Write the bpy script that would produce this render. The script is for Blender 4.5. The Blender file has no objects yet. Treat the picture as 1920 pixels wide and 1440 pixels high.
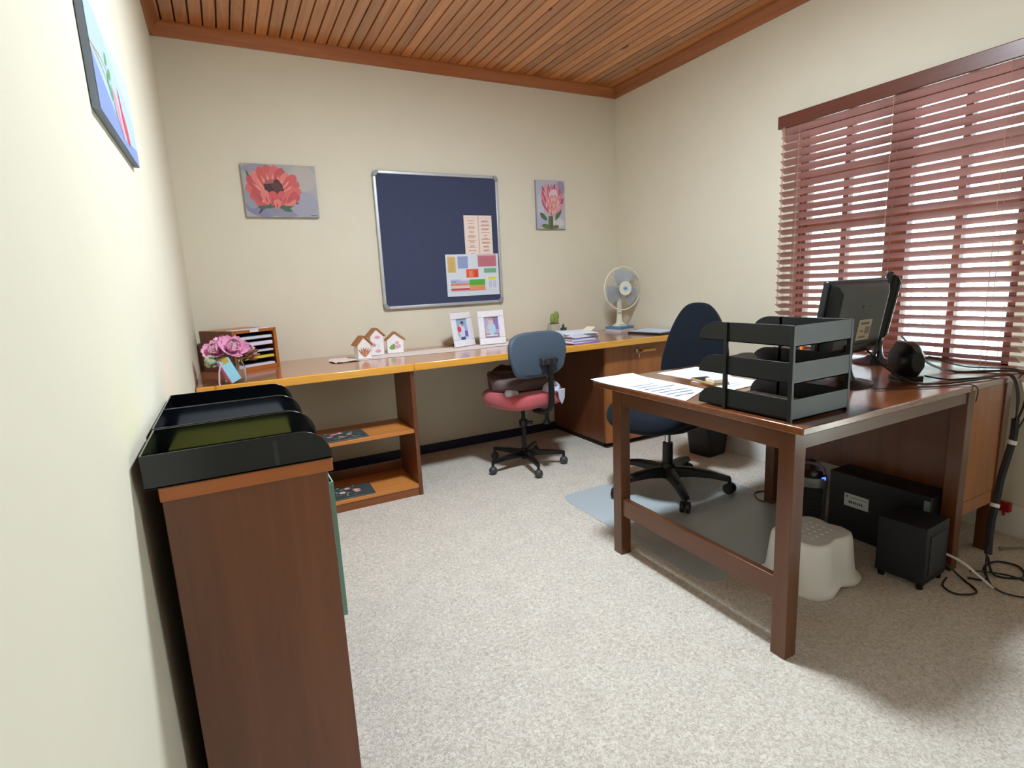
import bpy, math, random
from mathutils import Vector, Matrix
R = math.radians
random.seed(7)
scn = bpy.context.scene
COL = scn.collection

# ------------------------------------------------------------------ camera
cam = bpy.data.cameras.new('camera'); cam_o = bpy.data.objects.new('camera', cam); COL.objects.link(cam_o)
cam.sensor_width = 36.0; cam.lens = 1018.6 / 1920 * 36.0; cam.clip_start = 0.01; cam.clip_end = 200
cam_o.location = (0.169, -3.571, 1.149)
cam_o.rotation_euler = (R(79.52), R(2.72), R(-27.68))
scn.camera = cam_o

# ------------------------------------------------------------------ world, sun, exposure
wd = bpy.data.worlds.new('sky'); scn.world = wd; wd.use_nodes = True
bg = wd.node_tree.nodes['Background']
bg.inputs[0].default_value = (0.64, 0.89, 1.0, 1); bg.inputs[1].default_value = 3.9
sun = bpy.data.lights.new('sun', 'SUN'); sun.energy = 14.0; sun.angle = R(0.6); sun.color = (1, .97, .92)
sun_o = bpy.data.objects.new('sun', sun); COL.objects.link(sun_o)
sun_o.rotation_euler = Vector((0.35, -0.75, -0.9)).to_track_quat('-Z', 'Y').to_euler()
sun_o.location = (8, 6, 8)
for i, (yc, zc, w, h) in enumerate(((-2.04, 1.30, 1.05, 1.30), (-3.875, 1.04, .94, 2.0))):   # portals in the two window openings
    pl = bpy.data.lights.new('window_portal', 'AREA'); pl.shape = 'RECTANGLE'; pl.size = h; pl.size_y = w
    pl.cycles.is_portal = True
    po = bpy.data.objects.new('window_portal', pl); COL.objects.link(po)
    po.location = (3.19, yc, zc); po.rotation_euler = (0, R(90), 0)
vs = scn.view_settings
vs.view_transform = 'Standard'; vs.look = 'None'; vs.gamma = 1.0; vs.use_curve_mapping = False
vs.exposure = 0.87
scn.cycles.max_bounces = 9; scn.cycles.glossy_bounces = 3; scn.cycles.caustics_reflective = False; scn.cycles.caustics_refractive = False
LAMP_STRENGTH = 205.0

# ------------------------------------------------------------------ helpers
def lin(c):
    return tuple((x / 255 / 12.92) if x / 255 <= 0.04045 else ((x / 255 + 0.055) / 1.055) ** 2.4 for x in c)

MATS = {}
def nodes(name):
    m = bpy.data.materials.new(name); m.use_nodes = True
    return m, m.node_tree, m.node_tree.nodes['Principled BSDF']

def plain(name, rgb, rough=0.5, metal=0.0, spec=0.5, coat=0.0, trans=0.0, alpha=1.0, noise=0.06, nscale=40, bump=0.0, sheen=0.0, emit=0.0):
    if name in MATS: return MATS[name]
    m, nt, b = nodes(name); N = nt.nodes; L = nt.links
    c = lin(rgb)
    tc = N.new('ShaderNodeTexCoord'); nz = N.new('ShaderNodeTexNoise'); nz.inputs['Scale'].default_value = nscale; nz.inputs['Detail'].default_value = 3
    L.new(tc.outputs['Object'], nz.inputs['Vector'])
    mx = N.new('ShaderNodeMix'); mx.data_type = 'RGBA'
    mx.inputs['A'].default_value = tuple(max(0, x * (1 - noise)) for x in c) + (1,)
    mx.inputs['B'].default_value = tuple(min(1, x * (1 + noise)) for x in c) + (1,)
    L.new(nz.outputs['Fac'], mx.inputs['Factor']); L.new(mx.outputs['Result'], b.inputs['Base Color'])
    b.inputs['Roughness'].default_value = rough; b.inputs['Metallic'].default_value = metal
    b.inputs['Specular IOR Level'].default_value = spec; b.inputs['Coat Weight'].default_value = coat
    b.inputs['Coat Roughness'].default_value = 0.12
    b.inputs['Transmission Weight'].default_value = trans; b.inputs['Alpha'].default_value = alpha
    b.inputs['Sheen Weight'].default_value = sheen
    if emit:
        b.inputs['Emission Color'].default_value = c + (1,); b.inputs['Emission Strength'].default_value = emit
    if bump:
        bp = N.new('ShaderNodeBump'); bp.inputs['Strength'].default_value = bump; bp.inputs['Distance'].default_value = 0.002
        L.new(nz.outputs['Fac'], bp.inputs['Height']); L.new(bp.outputs['Normal'], b.inputs['Normal'])
    MATS[name] = m
    return m

def wood(name, rgb, rgb2, axis='x', scale=1.0, rough=0.35, coat=0.25, vary=0.0, knots=False, wave=1.0):
    """grain runs along axis; vary: brightness change from object to object"""
    if name in MATS: return MATS[name]
    m, nt, b = nodes(name); N = nt.nodes; L = nt.links
    tc = N.new('ShaderNodeTexCoord'); oi = N.new('ShaderNodeObjectInfo')
    off = N.new('ShaderNodeVectorMath'); off.operation = 'MULTIPLY_ADD'
    cx = N.new('ShaderNodeCombineXYZ')
    for k in range(3): L.new(oi.outputs['Random'], cx.inputs[k])
    L.new(cx.outputs[0], off.inputs[0]); off.inputs[1].default_value = (9, 7, 5) if vary else (0, 0, 0)
    L.new(tc.outputs['Object'], off.inputs[2])
    mp = N.new('ShaderNodeMapping'); s = [38 * scale] * 3; s['xyz'.index(axis)] = 2.2 * scale
    mp.inputs['Scale'].default_value = s; L.new(off.outputs[0], mp.inputs['Vector'])
    n1 = N.new('ShaderNodeTexNoise'); n1.inputs['Scale'].default_value = 1; n1.inputs['Detail'].default_value = 6; n1.inputs['Roughness'].default_value = .65; n1.inputs['Distortion'].default_value = .6
    L.new(mp.outputs[0], n1.inputs['Vector'])
    mp2 = N.new('ShaderNodeMapping'); s2 = [7 * scale * wave] * 3; s2['xyz'.index(axis)] = .5 * scale
    mp2.inputs['Scale'].default_value = s2; L.new(off.outputs[0], mp2.inputs['Vector'])
    n2 = N.new('ShaderNodeTexNoise'); n2.inputs['Scale'].default_value = 1; n2.inputs['Detail'].default_value = 2
    L.new(mp2.outputs[0], n2.inputs['Vector'])
    ad = N.new('ShaderNodeMath'); ad.operation = 'MULTIPLY_ADD'; ad.inputs[1].default_value = .5
    L.new(n1.outputs['Fac'], ad.inputs[0])
    hf = N.new('ShaderNodeMath'); hf.operation = 'MULTIPLY'; hf.inputs[1].default_value = .5
    L.new(n2.outputs['Fac'], hf.inputs[0]); L.new(hf.outputs[0], ad.inputs[2])
    rp = N.new('ShaderNodeValToRGB'); rp.color_ramp.elements[0].position = .33; rp.color_ramp.elements[1].position = .67
    rp.color_ramp.elements[0].color = lin(rgb2) + (1,); rp.color_ramp.elements[1].color = lin(rgb) + (1,)
    L.new(ad.outputs[0], rp.inputs['Fac'])
    out = rp.outputs['Color']
    if vary:
        hs = N.new('ShaderNodeHueSaturation'); mr = N.new('ShaderNodeMapRange')
        mr.inputs['To Min'].default_value = 1 - vary; mr.inputs['To Max'].default_value = 1 + vary
        L.new(oi.outputs['Random'], mr.inputs['Value']); L.new(mr.outputs['Result'], hs.inputs['Value'])
        L.new(out, hs.inputs['Color']); out = hs.outputs['Color']
    if knots:
        vo = N.new('ShaderNodeTexVoronoi'); vo.inputs['Scale'].default_value = 3.1
        L.new(off.outputs[0], vo.inputs['Vector'])
        kr = N.new('ShaderNodeValToRGB'); kr.color_ramp.elements[0].position = .03; kr.color_ramp.elements[1].position = .06
        kr.color_ramp.elements[0].color = (.18, .14, .12, 1); kr.color_ramp.elements[1].color = (1, 1, 1, 1)
        L.new(vo.outputs['Distance'], kr.inputs['Fac'])
        mu = N.new('ShaderNodeMix'); mu.data_type = 'RGBA'; mu.blend_type = 'MULTIPLY'; mu.inputs['Factor'].default_value = 1
        L.new(out, mu.inputs['A']); L.new(kr.outputs['Color'], mu.inputs['B']); out = mu.outputs['Result']
    L.new(out, b.inputs['Base Color'])
    b.inputs['Roughness'].default_value = rough; b.inputs['Coat Weight'].default_value = coat; b.inputs['Coat Roughness'].default_value = .15
    bp = N.new('ShaderNodeBump'); bp.inputs['Strength'].default_value = .08; bp.inputs['Distance'].default_value = .001
    L.new(n1.outputs['Fac'], bp.inputs['Height']); L.new(bp.outputs['Normal'], b.inputs['Normal'])
    MATS[name] = m
    return m

def paint_mat(name='painted', rough=0.6):
    if name in MATS: return MATS[name]
    m, nt, b = nodes(name)
    a = nt.nodes.new('ShaderNodeVertexColor'); a.layer_name = 'Col'
    nt.links.new(a.outputs['Color'], b.inputs['Base Color']); b.inputs['Roughness'].default_value = rough
    MATS[name] = m
    return m

class MB:
    def __init__(s): s.v = []; s.f = []; s.c = None
    def add(s, vs, fs):
        o = len(s.v); s.v += [tuple(p) for p in vs]; s.f += [tuple(i + o for i in q) for q in fs]; return s
    def box(s, x0, x1, y0, y1, z0, z1):
        return s.add([(x0,y0,z0),(x1,y0,z0),(x1,y1,z0),(x0,y1,z0),(x0,y0,z1),(x1,y0,z1),(x1,y1,z1),(x0,y1,z1)],
                     [(0,3,2,1),(4,5,6,7),(0,1,5,4),(1,2,6,5),(2,3,7,6),(3,0,4,7)])
    def obox(s, c, size, mat=None):
        hx, hy, hz = [q / 2 for q in size]; m = MB().box(-hx, hx, -hy, hy, -hz, hz)
        mat = mat or Matrix.Identity(3)
        return s.add([Vector(c) + mat @ Vector(p) for p in m.v], m.f)
    def loft(s, rings, cap0=True, cap1=True):
        n = len(rings[0]); o = len(s.v); fs = []
        vs = [p for r in rings for p in r]
        for k in range(len(rings) - 1):
            for i in range(n):
                j = (i + 1) % n; fs.append((k*n+i, k*n+j, (k+1)*n+j, (k+1)*n+i))
        if cap0: fs.append(tuple(range(n))[::-1])
        if cap1: fs.append(tuple((len(rings)-1)*n + i for i in range(n)))
        return s.add(vs, fs)
    def tube(s, pts, r, n=7, closed=False, r2=None):
        pts = [Vector(p) for p in pts]; L = len(pts); rings = []; up = None
        for i, p in enumerate(pts):
            a = pts[(i - 1) % L] if (closed or i > 0) else p
            b = pts[(i + 1) % L] if (closed or i < L - 1) else p
            t = (b - a).normalized()
            if up is None:
                up = Vector((0, 0, 1)) if abs(t.z) < .9 else Vector((1, 0, 0))
            sx = t.cross(up)
            if sx.length < 1e-6: sx = t.cross(Vector((1, 0.3, 0)))
            sx.normalize(); up = sx.cross(t).normalized()
            rr = r if r2 is None else r + (r2 - r) * i / (L - 1)
            rings.append([p + sx * math.cos(2*math.pi*k/n) * rr + up * math.sin(2*math.pi*k/n) * rr for k in range(n)])
        if closed:
            o = MB(); o.loft(rings + [rings[0]], False, False); return s.add(o.v, o.f)
        return s.loft(rings)
    def cyl(s, p0, p1, r0, r1=None, n=20):
        return s.tube([p0, p1], r0, n, False, r0 if r1 is None else r1)
    def lathe(s, prof, n=24, c=(0, 0, 0), cap0=True, cap1=True):
        return s.loft([[(c[0] + r*math.cos(2*math.pi*k/n), c[1] + r*math.sin(2*math.pi*k/n), c[2] + z) for k in range(n)] for r, z in prof], cap0, cap1)
    def ball(s, c, r, n=12, sc=(1, 1, 1)):
        o = MB().lathe([(max(1e-4, r*math.sin(math.pi*k/n)), -r*math.cos(math.pi*k/n)) for k in range(n + 1)], 2*n)
        return s.add([(c[0]+p[0]*sc[0], c[1]+p[1]*sc[1], c[2]+p[2]*sc[2]) for p in o.v], o.f)
    def prism(s, poly, a, b, ax='y'):
        """2D poly extruded along ax: ax y -> (x,z); x -> (y,z); z -> (x,y)"""
        def P(u, w, t): return {'y': (u, t, w), 'x': (t, u, w), 'z': (u, w, t)}[ax]
        return s.loft([[P(u, w, a) for u, w in poly], [P(u, w, b) for u, w in poly]])
    def map(s, fn): s.v = [tuple(fn(Vector(p))) for p in s.v]; return s
    def mv(s, d): d = Vector(d); return s.map(lambda p: p + d)
    def rz(s, a): m = Matrix.Rotation(a, 3, 'Z'); return s.map(lambda p: m @ p)
    def rx(s, a): m = Matrix.Rotation(a, 3, 'X'); return s.map(lambda p: m @ p)
    def ry(s, a): m = Matrix.Rotation(a, 3, 'Y'); return s.map(lambda p: m @ p)

def link(o, parent=None):
    COL.objects.link(o)
    if parent: o.parent = parent
    return o

def mesh(name, mb, smooth=35):
    me = bpy.data.meshes.new(name); me.from_pydata(mb.v, [], mb.f); me.validate()
    import bmesh as bmm
    b = bmm.new(); b.from_mesh(me); bmm.ops.recalc_face_normals(b, faces=b.faces); b.to_mesh(me); b.free()
    if smooth: me.shade_smooth(); me.set_sharp_from_angle(angle=R(smooth))
    return me

def obj(name, mb, mat, parent=None, bev=0, world=False, smooth=35, label=None, kind=None, seg=2):
    """one mesh object; world=True: coordinates are the room's, moved under the parent's origin"""
    if world and parent is not None: mb.mv(-Vector(parent.location))
    o = bpy.data.objects.new(name, mesh(name, mb, smooth)); link(o, parent)
    o.data.materials.append(mat)
    if bev:
        md = o.modifiers.new('bevel', 'BEVEL'); md.width = bev; md.segments = seg; md.limit_method = 'ANGLE'; md.angle_limit = R(40); md.harden_normals = False
    if label: o['label'] = label
    if kind: o['kind'] = kind
    return o

def tag(o, label, cat, group=None):
    o['label'] = label; o['category'] = cat
    if group: o['group'] = group
    return o

def thing(name, label, cat, loc=(0, 0, 0), rotz=0, group=None):
    o = bpy.data.objects.new(name, None); link(o); o.location = loc; o.rotation_euler = (0, 0, rotz); o.empty_display_size = .05
    return tag(o, label, cat, group)

def single(name, mb, mat, label, cat, loc=(0, 0, 0), rotz=0, group=None, **k):
    o = obj(name, mb, mat, None, **k); o.location = loc; o.rotation_euler = (0, 0, rotz)
    return tag(o, label, cat, group)

def struct(name, mb, mat, parent=None, **k):
    o = obj(name, mb, mat, parent, **k)
    if parent is None: o['kind'] = 'structure'
    return o

def share(o, name, parent, loc=None, rot=None):
    c = bpy.data.objects.new(name, o.data); link(c, parent)
    for md in o.modifiers:
        n = c.modifiers.new(md.name, md.type); n.width = md.width; n.segments = md.segments; n.limit_method = md.limit_method; n.angle_limit = md.angle_limit
    if loc: c.location = loc
    if rot: c.rotation_euler = rot
    return c

class Paint:
    """flat print: polygons of colour laid on a picture plane o + s*u + t*v, n outward"""
    def __init__(s, o, u, v, n, lay=0.00006):
        s.o, s.u, s.w, s.n = Vector(o), Vector(u), Vector(v), Vector(n).normalized(); s.k = 0; s.lay = lay; s.v = []; s.f = []; s.c = []
    def poly(s, pts, rgb):
        s.k += 1; o = len(s.v); d = s.n * (0.0004 + s.k * s.lay)
        s.v += [tuple(s.o + s.u * a + s.w * b + d) for a, b in pts]; s.f.append(tuple(range(o, o + len(pts)))); s.c.append(lin(rgb) + (1,)); return s
    def rect(s, a0, b0, a1, b1, rgb): return s.poly([(a0, b0), (a1, b0), (a1, b1), (a0, b1)], rgb)
    def ell(s, a, b, ra, rb, rgb, n=14, rot=0):
        return s.poly([(a + ra*math.cos(t)*math.cos(rot) - rb*math.sin(t)*math.sin(rot), b + ra*math.cos(t)*math.sin(rot) + rb*math.sin(t)*math.cos(rot)) for t in [2*math.pi*k/n for k in range(n)]], rgb)
    def petal(s, a, b, ang, ln, wd, rgb, asp=1.0, rnd=False):
        """leaf shape from (a,b) in direction ang (deg); asp = u length / v length of the plane"""
        ca, sa = math.cos(R(ang)), math.sin(R(ang)); pts = []
        half = ((.2, .26), (.5, .44), (.78, .5), (.93, .34)) if rnd else ((.25, .36), (.55, .5), (.8, .38))
        for x, y in ((0, 0),) + half + ((1, 0),) + tuple((p, -q) for p, q in half[::-1]):
            X = x * ln; Y = y * wd; pts.append((min(max(a + (X*ca - Y*sa) / asp, .004), .996), min(max(b + X*sa + Y*ca, .004), .996)))
        return s.poly(pts, rgb)
    def done(s, name, parent, world=True, mat=None, label=None):
        me = bpy.data.meshes.new(name); base = Vector(parent.location) if world else Vector((0, 0, 0))
        me.from_pydata([tuple(Vector(p) - base) for p in s.v], [], s.f)
        at = me.color_attributes.new('Col', 'FLOAT_COLOR', 'CORNER'); i = 0
        for p in me.polygons:
            for _ in p.loop_indices: at.data[i].color = s.c[p.index]; i += 1
        o = bpy.data.objects.new(name, me); link(o, parent); me.materials.append(mat or paint_mat())
        if label: o['label'] = label
        return o

def spline(pts, n=8, closed=False):
    P = [Vector(p) for p in pts]; L = len(P); out = []
    for i in range(L if closed else L - 1):
        g = lambda k: P[k % L] if closed else P[min(max(k, 0), L - 1)]
        a, b, c, d = g(i - 1), g(i), g(i + 1), g(i + 2)
        for k in range(n):
            t = k / n; out.append(.5 * (2*b + (c - a)*t + (2*a - 5*b + 4*c - d)*t*t + (3*b - a - 3*c + d)*t**3))
    if not closed: out.append(P[-1])
    return out

def sup(a, b, e=4, n=32):
    """superellipse outline"""
    o = []
    for k in range(n):
        t = 2*math.pi*k/n; c, s = math.cos(t), math.sin(t)
        o.append((a * math.copysign(abs(c) ** (2/e), c), b * math.copysign(abs(s) ** (2/e), s)))
    return o

def cushion(a, b, th, e=3.5, edge=.5, n=36, crown=0):
    """rounded slab lying in xy, centred, thickness th"""
    m = MB(); rings = []; K = 7; ed = th * edge
    for k in range(K + 1):
        ph = -math.pi/2 + math.pi * k / K
        ins = ed * (1 - math.cos(ph)); z = th/2 * math.sin(ph)
        rings.append([(x * (a - ins) / a, y * (b - ins) / b, z) for x, y in sup(a, b, e, n)])
    return m.loft(rings)

# ------------------------------------------------------------------ materials
W_, H_ = 3.007, 2.558
wall_m = plain('wall_paint', (226, 219, 199), .75, noise=.03, nscale=6, bump=.05)
def carpet():
    m, nt, b = nodes('carpet'); N = nt.nodes; L = nt.links
    tc = N.new('ShaderNodeTexCoord')
    n1 = N.new('ShaderNodeTexNoise'); n1.inputs['Scale'].default_value = 95; n1.inputs['Detail'].default_value = 5; n1.inputs['Roughness'].default_value = .7; n1.inputs['Distortion'].default_value = 1.2
    n2 = N.new('ShaderNodeTexNoise'); n2.inputs['Scale'].default_value = 9; n2.inputs['Detail'].default_value = 4
    vo = N.new('ShaderNodeTexVoronoi'); vo.inputs['Scale'].default_value = 260
    for n in (n1, n2, vo): L.new(tc.outputs['Object'], n.inputs['Vector'])
    rp = N.new('ShaderNodeValToRGB'); e = rp.color_ramp.elements
    e[0].position = .36; e[0].color = lin((194, 181, 166)) + (1,); e[1].position = .62; e[1].color = lin((244, 237, 226)) + (1,)
    L.new(n1.outputs['Fac'], rp.inputs['Fac'])
    mx = N.new('ShaderNodeMix'); mx.data_type = 'RGBA'; mx.blend_type = 'MULTIPLY'; mx.inputs['Factor'].default_value = .2
    L.new(rp.outputs['Color'], mx.inputs['A']); L.new(n2.outputs['Fac'], mx.inputs['B'])
    L.new(mx.outputs['Result'], b.inputs['Base Color'])
    b.inputs['Roughness'].default_value = .95; b.inputs['Specular IOR Level'].default_value = .1; b.inputs['Sheen Weight'].default_value = .2
    ad = N.new('ShaderNodeMath'); ad.operation = 'ADD'; L.new(n1.outputs['Fac'], ad.inputs[0]); L.new(vo.outputs['Distance'], ad.inputs[1])
    bp = N.new('ShaderNodeBump'); bp.inputs['Strength'].default_value = .6; bp.inputs['Distance'].default_value = .004
    L.new(ad.outputs[0], bp.inputs['Height']); L.new(bp.outputs['Normal'], b.inputs['Normal'])
    return m
carpet_m = carpet()
plank_m = wood('ceiling_board', (220, 146, 86), (166, 98, 52), 'y', 1.0, .27, .8, vary=.22, knots=True)
trim_m = wood('trim_wood', (190, 114, 58), (152, 84, 40), 'x', .8, .4, .2, knots=True)
trimy_m = wood('trim_wood_long', (176, 106, 60), (136, 76, 42), 'y', .8, .4, .2)
top_m = wood('worktop_veneer', (192, 124, 82), (158, 96, 60), 'x', .7, .2, .7)
edge_m = wood('worktop_edge', (244, 184, 78), (220, 150, 54), 'x', .9, .2, .7)
cab_m = wood('cabinet_veneer', (188, 120, 64), (144, 86, 44), 'z', .8, .35, .25)
side_m = wood('side_veneer', (122, 70, 40), (90, 48, 26), 'z', .8, .38, .2)
book_m = wood('bookcase_wood', (222, 146, 72), (186, 112, 50), 'x', .8, .4, .2)
file_m = wood('filing_veneer', (128, 74, 42), (92, 50, 26), 'z', .55, .32, .35, wave=1.4)
filetop_m = wood('filing_top', (186, 106, 50), (150, 80, 34), 'x', .8, .35, .3)
desk_m = wood('desk_wood', (110, 62, 30), (80, 42, 19), 'x', .8, .32, .4)
deskleg_m = wood('desk_leg_wood', (110, 62, 28), (82, 44, 18), 'z', .8, .33, .35)
deskrail_m = wood('desk_rail_wood', (110, 62, 29), (82, 44, 19), 'y', .8, .33, .35)
blind_m = wood('blind_wood', (214, 168, 164), (192, 144, 138), 'y', .8, .35, .2)
winframe_m = wood('window_frame_wood', (132, 70, 42), (98, 48, 28), 'z', .8, .45, .1)
black_m = plain('black_plastic', (18, 20, 24), .28, noise=.1)
tray_m = plain('tray_plastic', (14, 18, 24), .12, spec=.6, noise=.1)
trayd_m = plain('desk_tray_plastic', (20, 24, 25), .4, noise=.1)
blackmet_m = plain('black_metal', (26, 25, 27), .35, .3)
chrome_m = plain('chrome', (205, 205, 208), .18, 1.0, noise=.02)
alu_m = plain('aluminium', (205, 208, 214), .4, .55, noise=.03)
capgrey_m = plain('grey_plastic', (150, 152, 158), .5)
felt_m = plain('navy_felt', (70, 76, 102), .95, spec=.1, noise=.25, nscale=160, bump=.4)
paper_m = plain('paper', (218, 226, 236), .8, noise=.02)
white_m = plain('white_plastic', (234, 235, 232), .4, noise=.02)
whitep_m = plain('white_paint', (236, 236, 230), .45, noise=.02)
navy_m = plain('navy_skirting', (28, 32, 66), .5)

# ------------------------------------------------------------------ room shell
YB = -5.3
floor = struct('floor', MB().box(-.2, W_+.25, YB-.2, .2, -.12, 0), carpet_m, smooth=0)
struct('wall_back', MB().box(-.2, W_+.25, 0, .2, 0, H_+.1), wall_m, smooth=0)
struct('wall_left', MB().box(-.2, 0, YB, 0, 0, H_+.1), wall_m, smooth=0)
struct('wall_front', MB().box(-.2, W_+.25, YB-.2, YB, 0, H_+.1), wall_m, smooth=0)
WY0, WY1, WZ0, WZ1 = -2.545, -1.535, .66, 1.93      # window opening in view
VY0, VY1, VZ1 = -4.35, -3.40, 2.06                    # glazed door beside the photographer
m = MB(); x0, x1 = W_, W_+.25
m.box(x0, x1, WY1, 0, 0, H_+.1).box(x0, x1, VY1, WY0, 0, H_+.1).box(x0, x1, YB, VY0, 0, H_+.1)
m.box(x0, x1, WY0, WY1, 0, WZ0).box(x0, x1, WY0, WY1, WZ1, H_+.1).box(x0, x1, VY0, VY1, VZ1, H_+.1)
struct('wall_right', m, wall_m, smooth=0)

ceil = struct('ceiling', MB().box(-.2, W_+.25, YB-.2, .2, H_+.012, H_+.1), plain('ceiling_backing', (70, 38, 20), .8), smooth=0)
PW = .0626
pm = MB().prism([(-PW/2+.0015, 0), (-PW/2+.0045, -.012), (PW/2-.0045, -.012), (PW/2-.0015, 0)], -.5, .5, 'y')
plk = None
for i in range(48):
    x = PW/2 + i*PW
    y = 0.0; cuts = [0.0]; first = random.uniform(.5, 2.4)
    while y > YB:
        y -= first; first = random.uniform(1.6, 2.6); cuts.append(max(y, YB))
    for a, b in zip(cuts, cuts[1:]):
        if a - b < .05: continue
        if plk is None:
            plk = obj('ceiling_plank', pm, plank_m, ceil, smooth=0); o = plk
        else:
            o = bpy.data.objects.new('ceiling_plank', plk.data); link(o, ceil)
        o.location = (x, (a+b)/2, H_+.012); o.scale = (1, a-b-.001, 1)
prof = [(0, 0), (0, -.062), (.012, -.062), (.022, -.05), (.03, -.03), (.042, -.014), (.052, -.01), (.052, 0)]
struct('trim_1', MB().prism([(-y, H_+z) for y, z in prof], .0, W_, 'x'), trim_m)
struct('trim_2', MB().prism([(W_-x, H_+z) for x, z in prof], YB, -.0, 'y'), trimy_m)
struct('trim_3', MB().prism([(x, H_+z) for x, z in prof], YB, -.0, 'y'), trimy_m)

struct('baseboard_back', MB().box(0, W_, -.014, 0, 0, .062), navy_m, bev=.003)
sk = [(W_, 0), (W_-.018, 0), (W_-.018, .10), (W_-.013, .112), (W_-.013, .12), (W_-.006, .13), (W_, .132)]
struct('baseboard_right', MB().prism(sk, VY1, -.70, 'y'), whitep_m)

# window in view: timber frame, two casements with glazing bars, panes
glass_m, nt, b_ = nodes('window_glass')
g_t = nt.nodes.new('ShaderNodeBsdfTransparent'); g_g = nt.nodes.new('ShaderNodeBsdfGlossy'); g_g.inputs['Roughness'].default_value = .02
g_f = nt.nodes.new('ShaderNodeFresnel'); g_f.inputs['IOR'].default_value = 1.35; g_x = nt.nodes.new('ShaderNodeMixShader')
nt.links.new(g_f.outputs[0], g_x.inputs[0]); nt.links.new(g_t.outputs[0], g_x.inputs[1]); nt.links.new(g_g.outputs[0], g_x.inputs[2])
nt.links.new(g_x.outputs[0], nt.nodes['Material Output'].inputs['Surface'])
def window(name, y0, y1, rows, thick):
    fx0, fx1 = W_+.05, W_+.11
    fr = MB().box(fx0, fx1, y0, y0+.045, WZ0, WZ1).box(fx0, fx1, y1-.045, y1, WZ0, WZ1).box(fx0, fx1, y0, y1, WZ0, WZ0+.06).box(fx0, fx1, y0, y1, WZ1-.05, WZ1)
    w = struct(name, fr, winframe_m, bev=.004)
    mid = (y0+y1)/2
    obj('mullion', MB().box(fx0+.002, fx1-.002, mid-.048, mid+.048, WZ0+.06, WZ1-.05), winframe_m, w, bev=.004)
    for a, b in ((y0+.045, mid-.048), (mid+.048, y1-.045)):
        c = (a+b)/2
        obj('glazing_bar', MB().box(fx0+.01, fx1-.01, c-.014, c+.014, WZ0+.06, WZ1-.05), winframe_m, w)
        for z in rows:
            obj('glazing_bar', MB().box(fx0+.012, fx1-.012, a, b, z-.016, z+.016), winframe_m, w)
        zs = [WZ0+.06] + list(rows) + [WZ1-.05]
        for p, q in ((a, c-.014), (c+.014, b)):
            for z0, z1 in zip(zs, zs[1:]):
                obj('pane', MB().box(W_+.078, W_+.081, p, q, z0+.005, z1-.005), glass_m, w, smooth=0)
    return w
window('window_1', WY0, WY1, (1.375, 1.63), .1)
dr_ = struct('door_1', MB().box(W_+.05, W_+.11, VY0, VY0+.05, 0, VZ1).box(W_+.05, W_+.11, VY1-.05, VY1, 0, VZ1).box(W_+.05, W_+.11, VY0+.05, VY1-.05, VZ1-.05, VZ1), winframe_m, bev=.004)
for a, b in ((VY0+.05, (VY0+VY1)/2), ((VY0+VY1)/2, VY1-.05)):
    obj('stile', MB().box(W_+.06, W_+.10, a, a+.05, 0, VZ1-.05), winframe_m, dr_); obj('stile', MB().box(W_+.06, W_+.10, b-.05, b, 0, VZ1-.05), winframe_m, dr_)
    obj('bottom_rail', MB().box(W_+.06, W_+.10, a+.05, b-.05, 0, .12), winframe_m, dr_); obj('top_rail', MB().box(W_+.06, W_+.10, a+.05, b-.05, VZ1-.12, VZ1-.05), winframe_m, dr_)
    obj('pane', MB().box(W_+.078, W_+.081, a+.05, b-.05, .12, VZ1-.12), glass_m, dr_, smooth=0)
struct('trim_4', MB().box(W_-.0, W_+.055, WY0, WY1, WZ0-.03, WZ0), whitep_m, bev=.003)

# outside: paving, railing, shrubs
struct('ground_outside', MB().box(W_+.25, 40, -30, 30, -.3, -.12), plain('pale_paving', (214, 208, 196), .9, noise=.12, nscale=3), smooth=0)
rail_m = plain('railing_paint', (120, 140, 172), .5)
ra = thing('railing', 'pale blue metal railing seen through the blind slats outside', 'railing', (6.2, -1.4, -.12))
for z in (.25, 1.12): obj('rail', MB().box(-.02, .02, -1.6, 1.9, z, z+.045), rail_m, ra)
b0 = None
for k in range(28):
    y = -1.55 + k*.125
    if b0 is None: b0 = obj('baluster', MB().box(-.009, .009, -.009, .009, 0, 1.13), rail_m, ra); o = b0
    else: o = share(b0, 'baluster', ra)
    o.location = (0, y, 0)
leaf_m = plain('shrub_leaf', (176, 196, 172), .7, noise=.4, nscale=9)
def shrub(x, y, h, r, label):
    t = thing('garden_shrub', label, 'shrub', (x, y, -.12), 0, 'shrubs outside the window')
    obj('stem', MB().cyl((0, 0, 0), (0, 0, h*.6), .05, .03, 8), plain('shrub_stem', (90, 66, 44), .9), t)
    rr = random.Random(int(x*10+y*100)); f = MB()
    for _ in range(420):
        d = Vector((rr.gauss(0, 1), rr.gauss(0, 1), rr.gauss(0, 1))).normalized() * r * rr.uniform(.4, 1) ** .5
        c = Vector((0, 0, h*.62)) + Vector((d.x, d.y, d.z * h*.42/r)); q = Matrix.Rotation(rr.uniform(0, 6), 3, 'Z') @ Matrix.Rotation(rr.uniform(0, 3), 3, 'X')
        l = .11; f.add([c + q @ Vector(p) for p in ((-l, 0, 0), (0, -l*.45, .01), (l, 0, 0), (0, l*.45, .01))], [(0, 1, 2, 3)])
    o = obj('foliage', f, leaf_m, t, smooth=0, kind='stuff')
shrub(9.0, -.3, 2.6, 1.0, 'tall pale green shrub outside, left of the window mullion')
shrub(8.6, 2.2, 2.2, .9, 'rounded green shrub outside beyond the left window edge')

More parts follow.
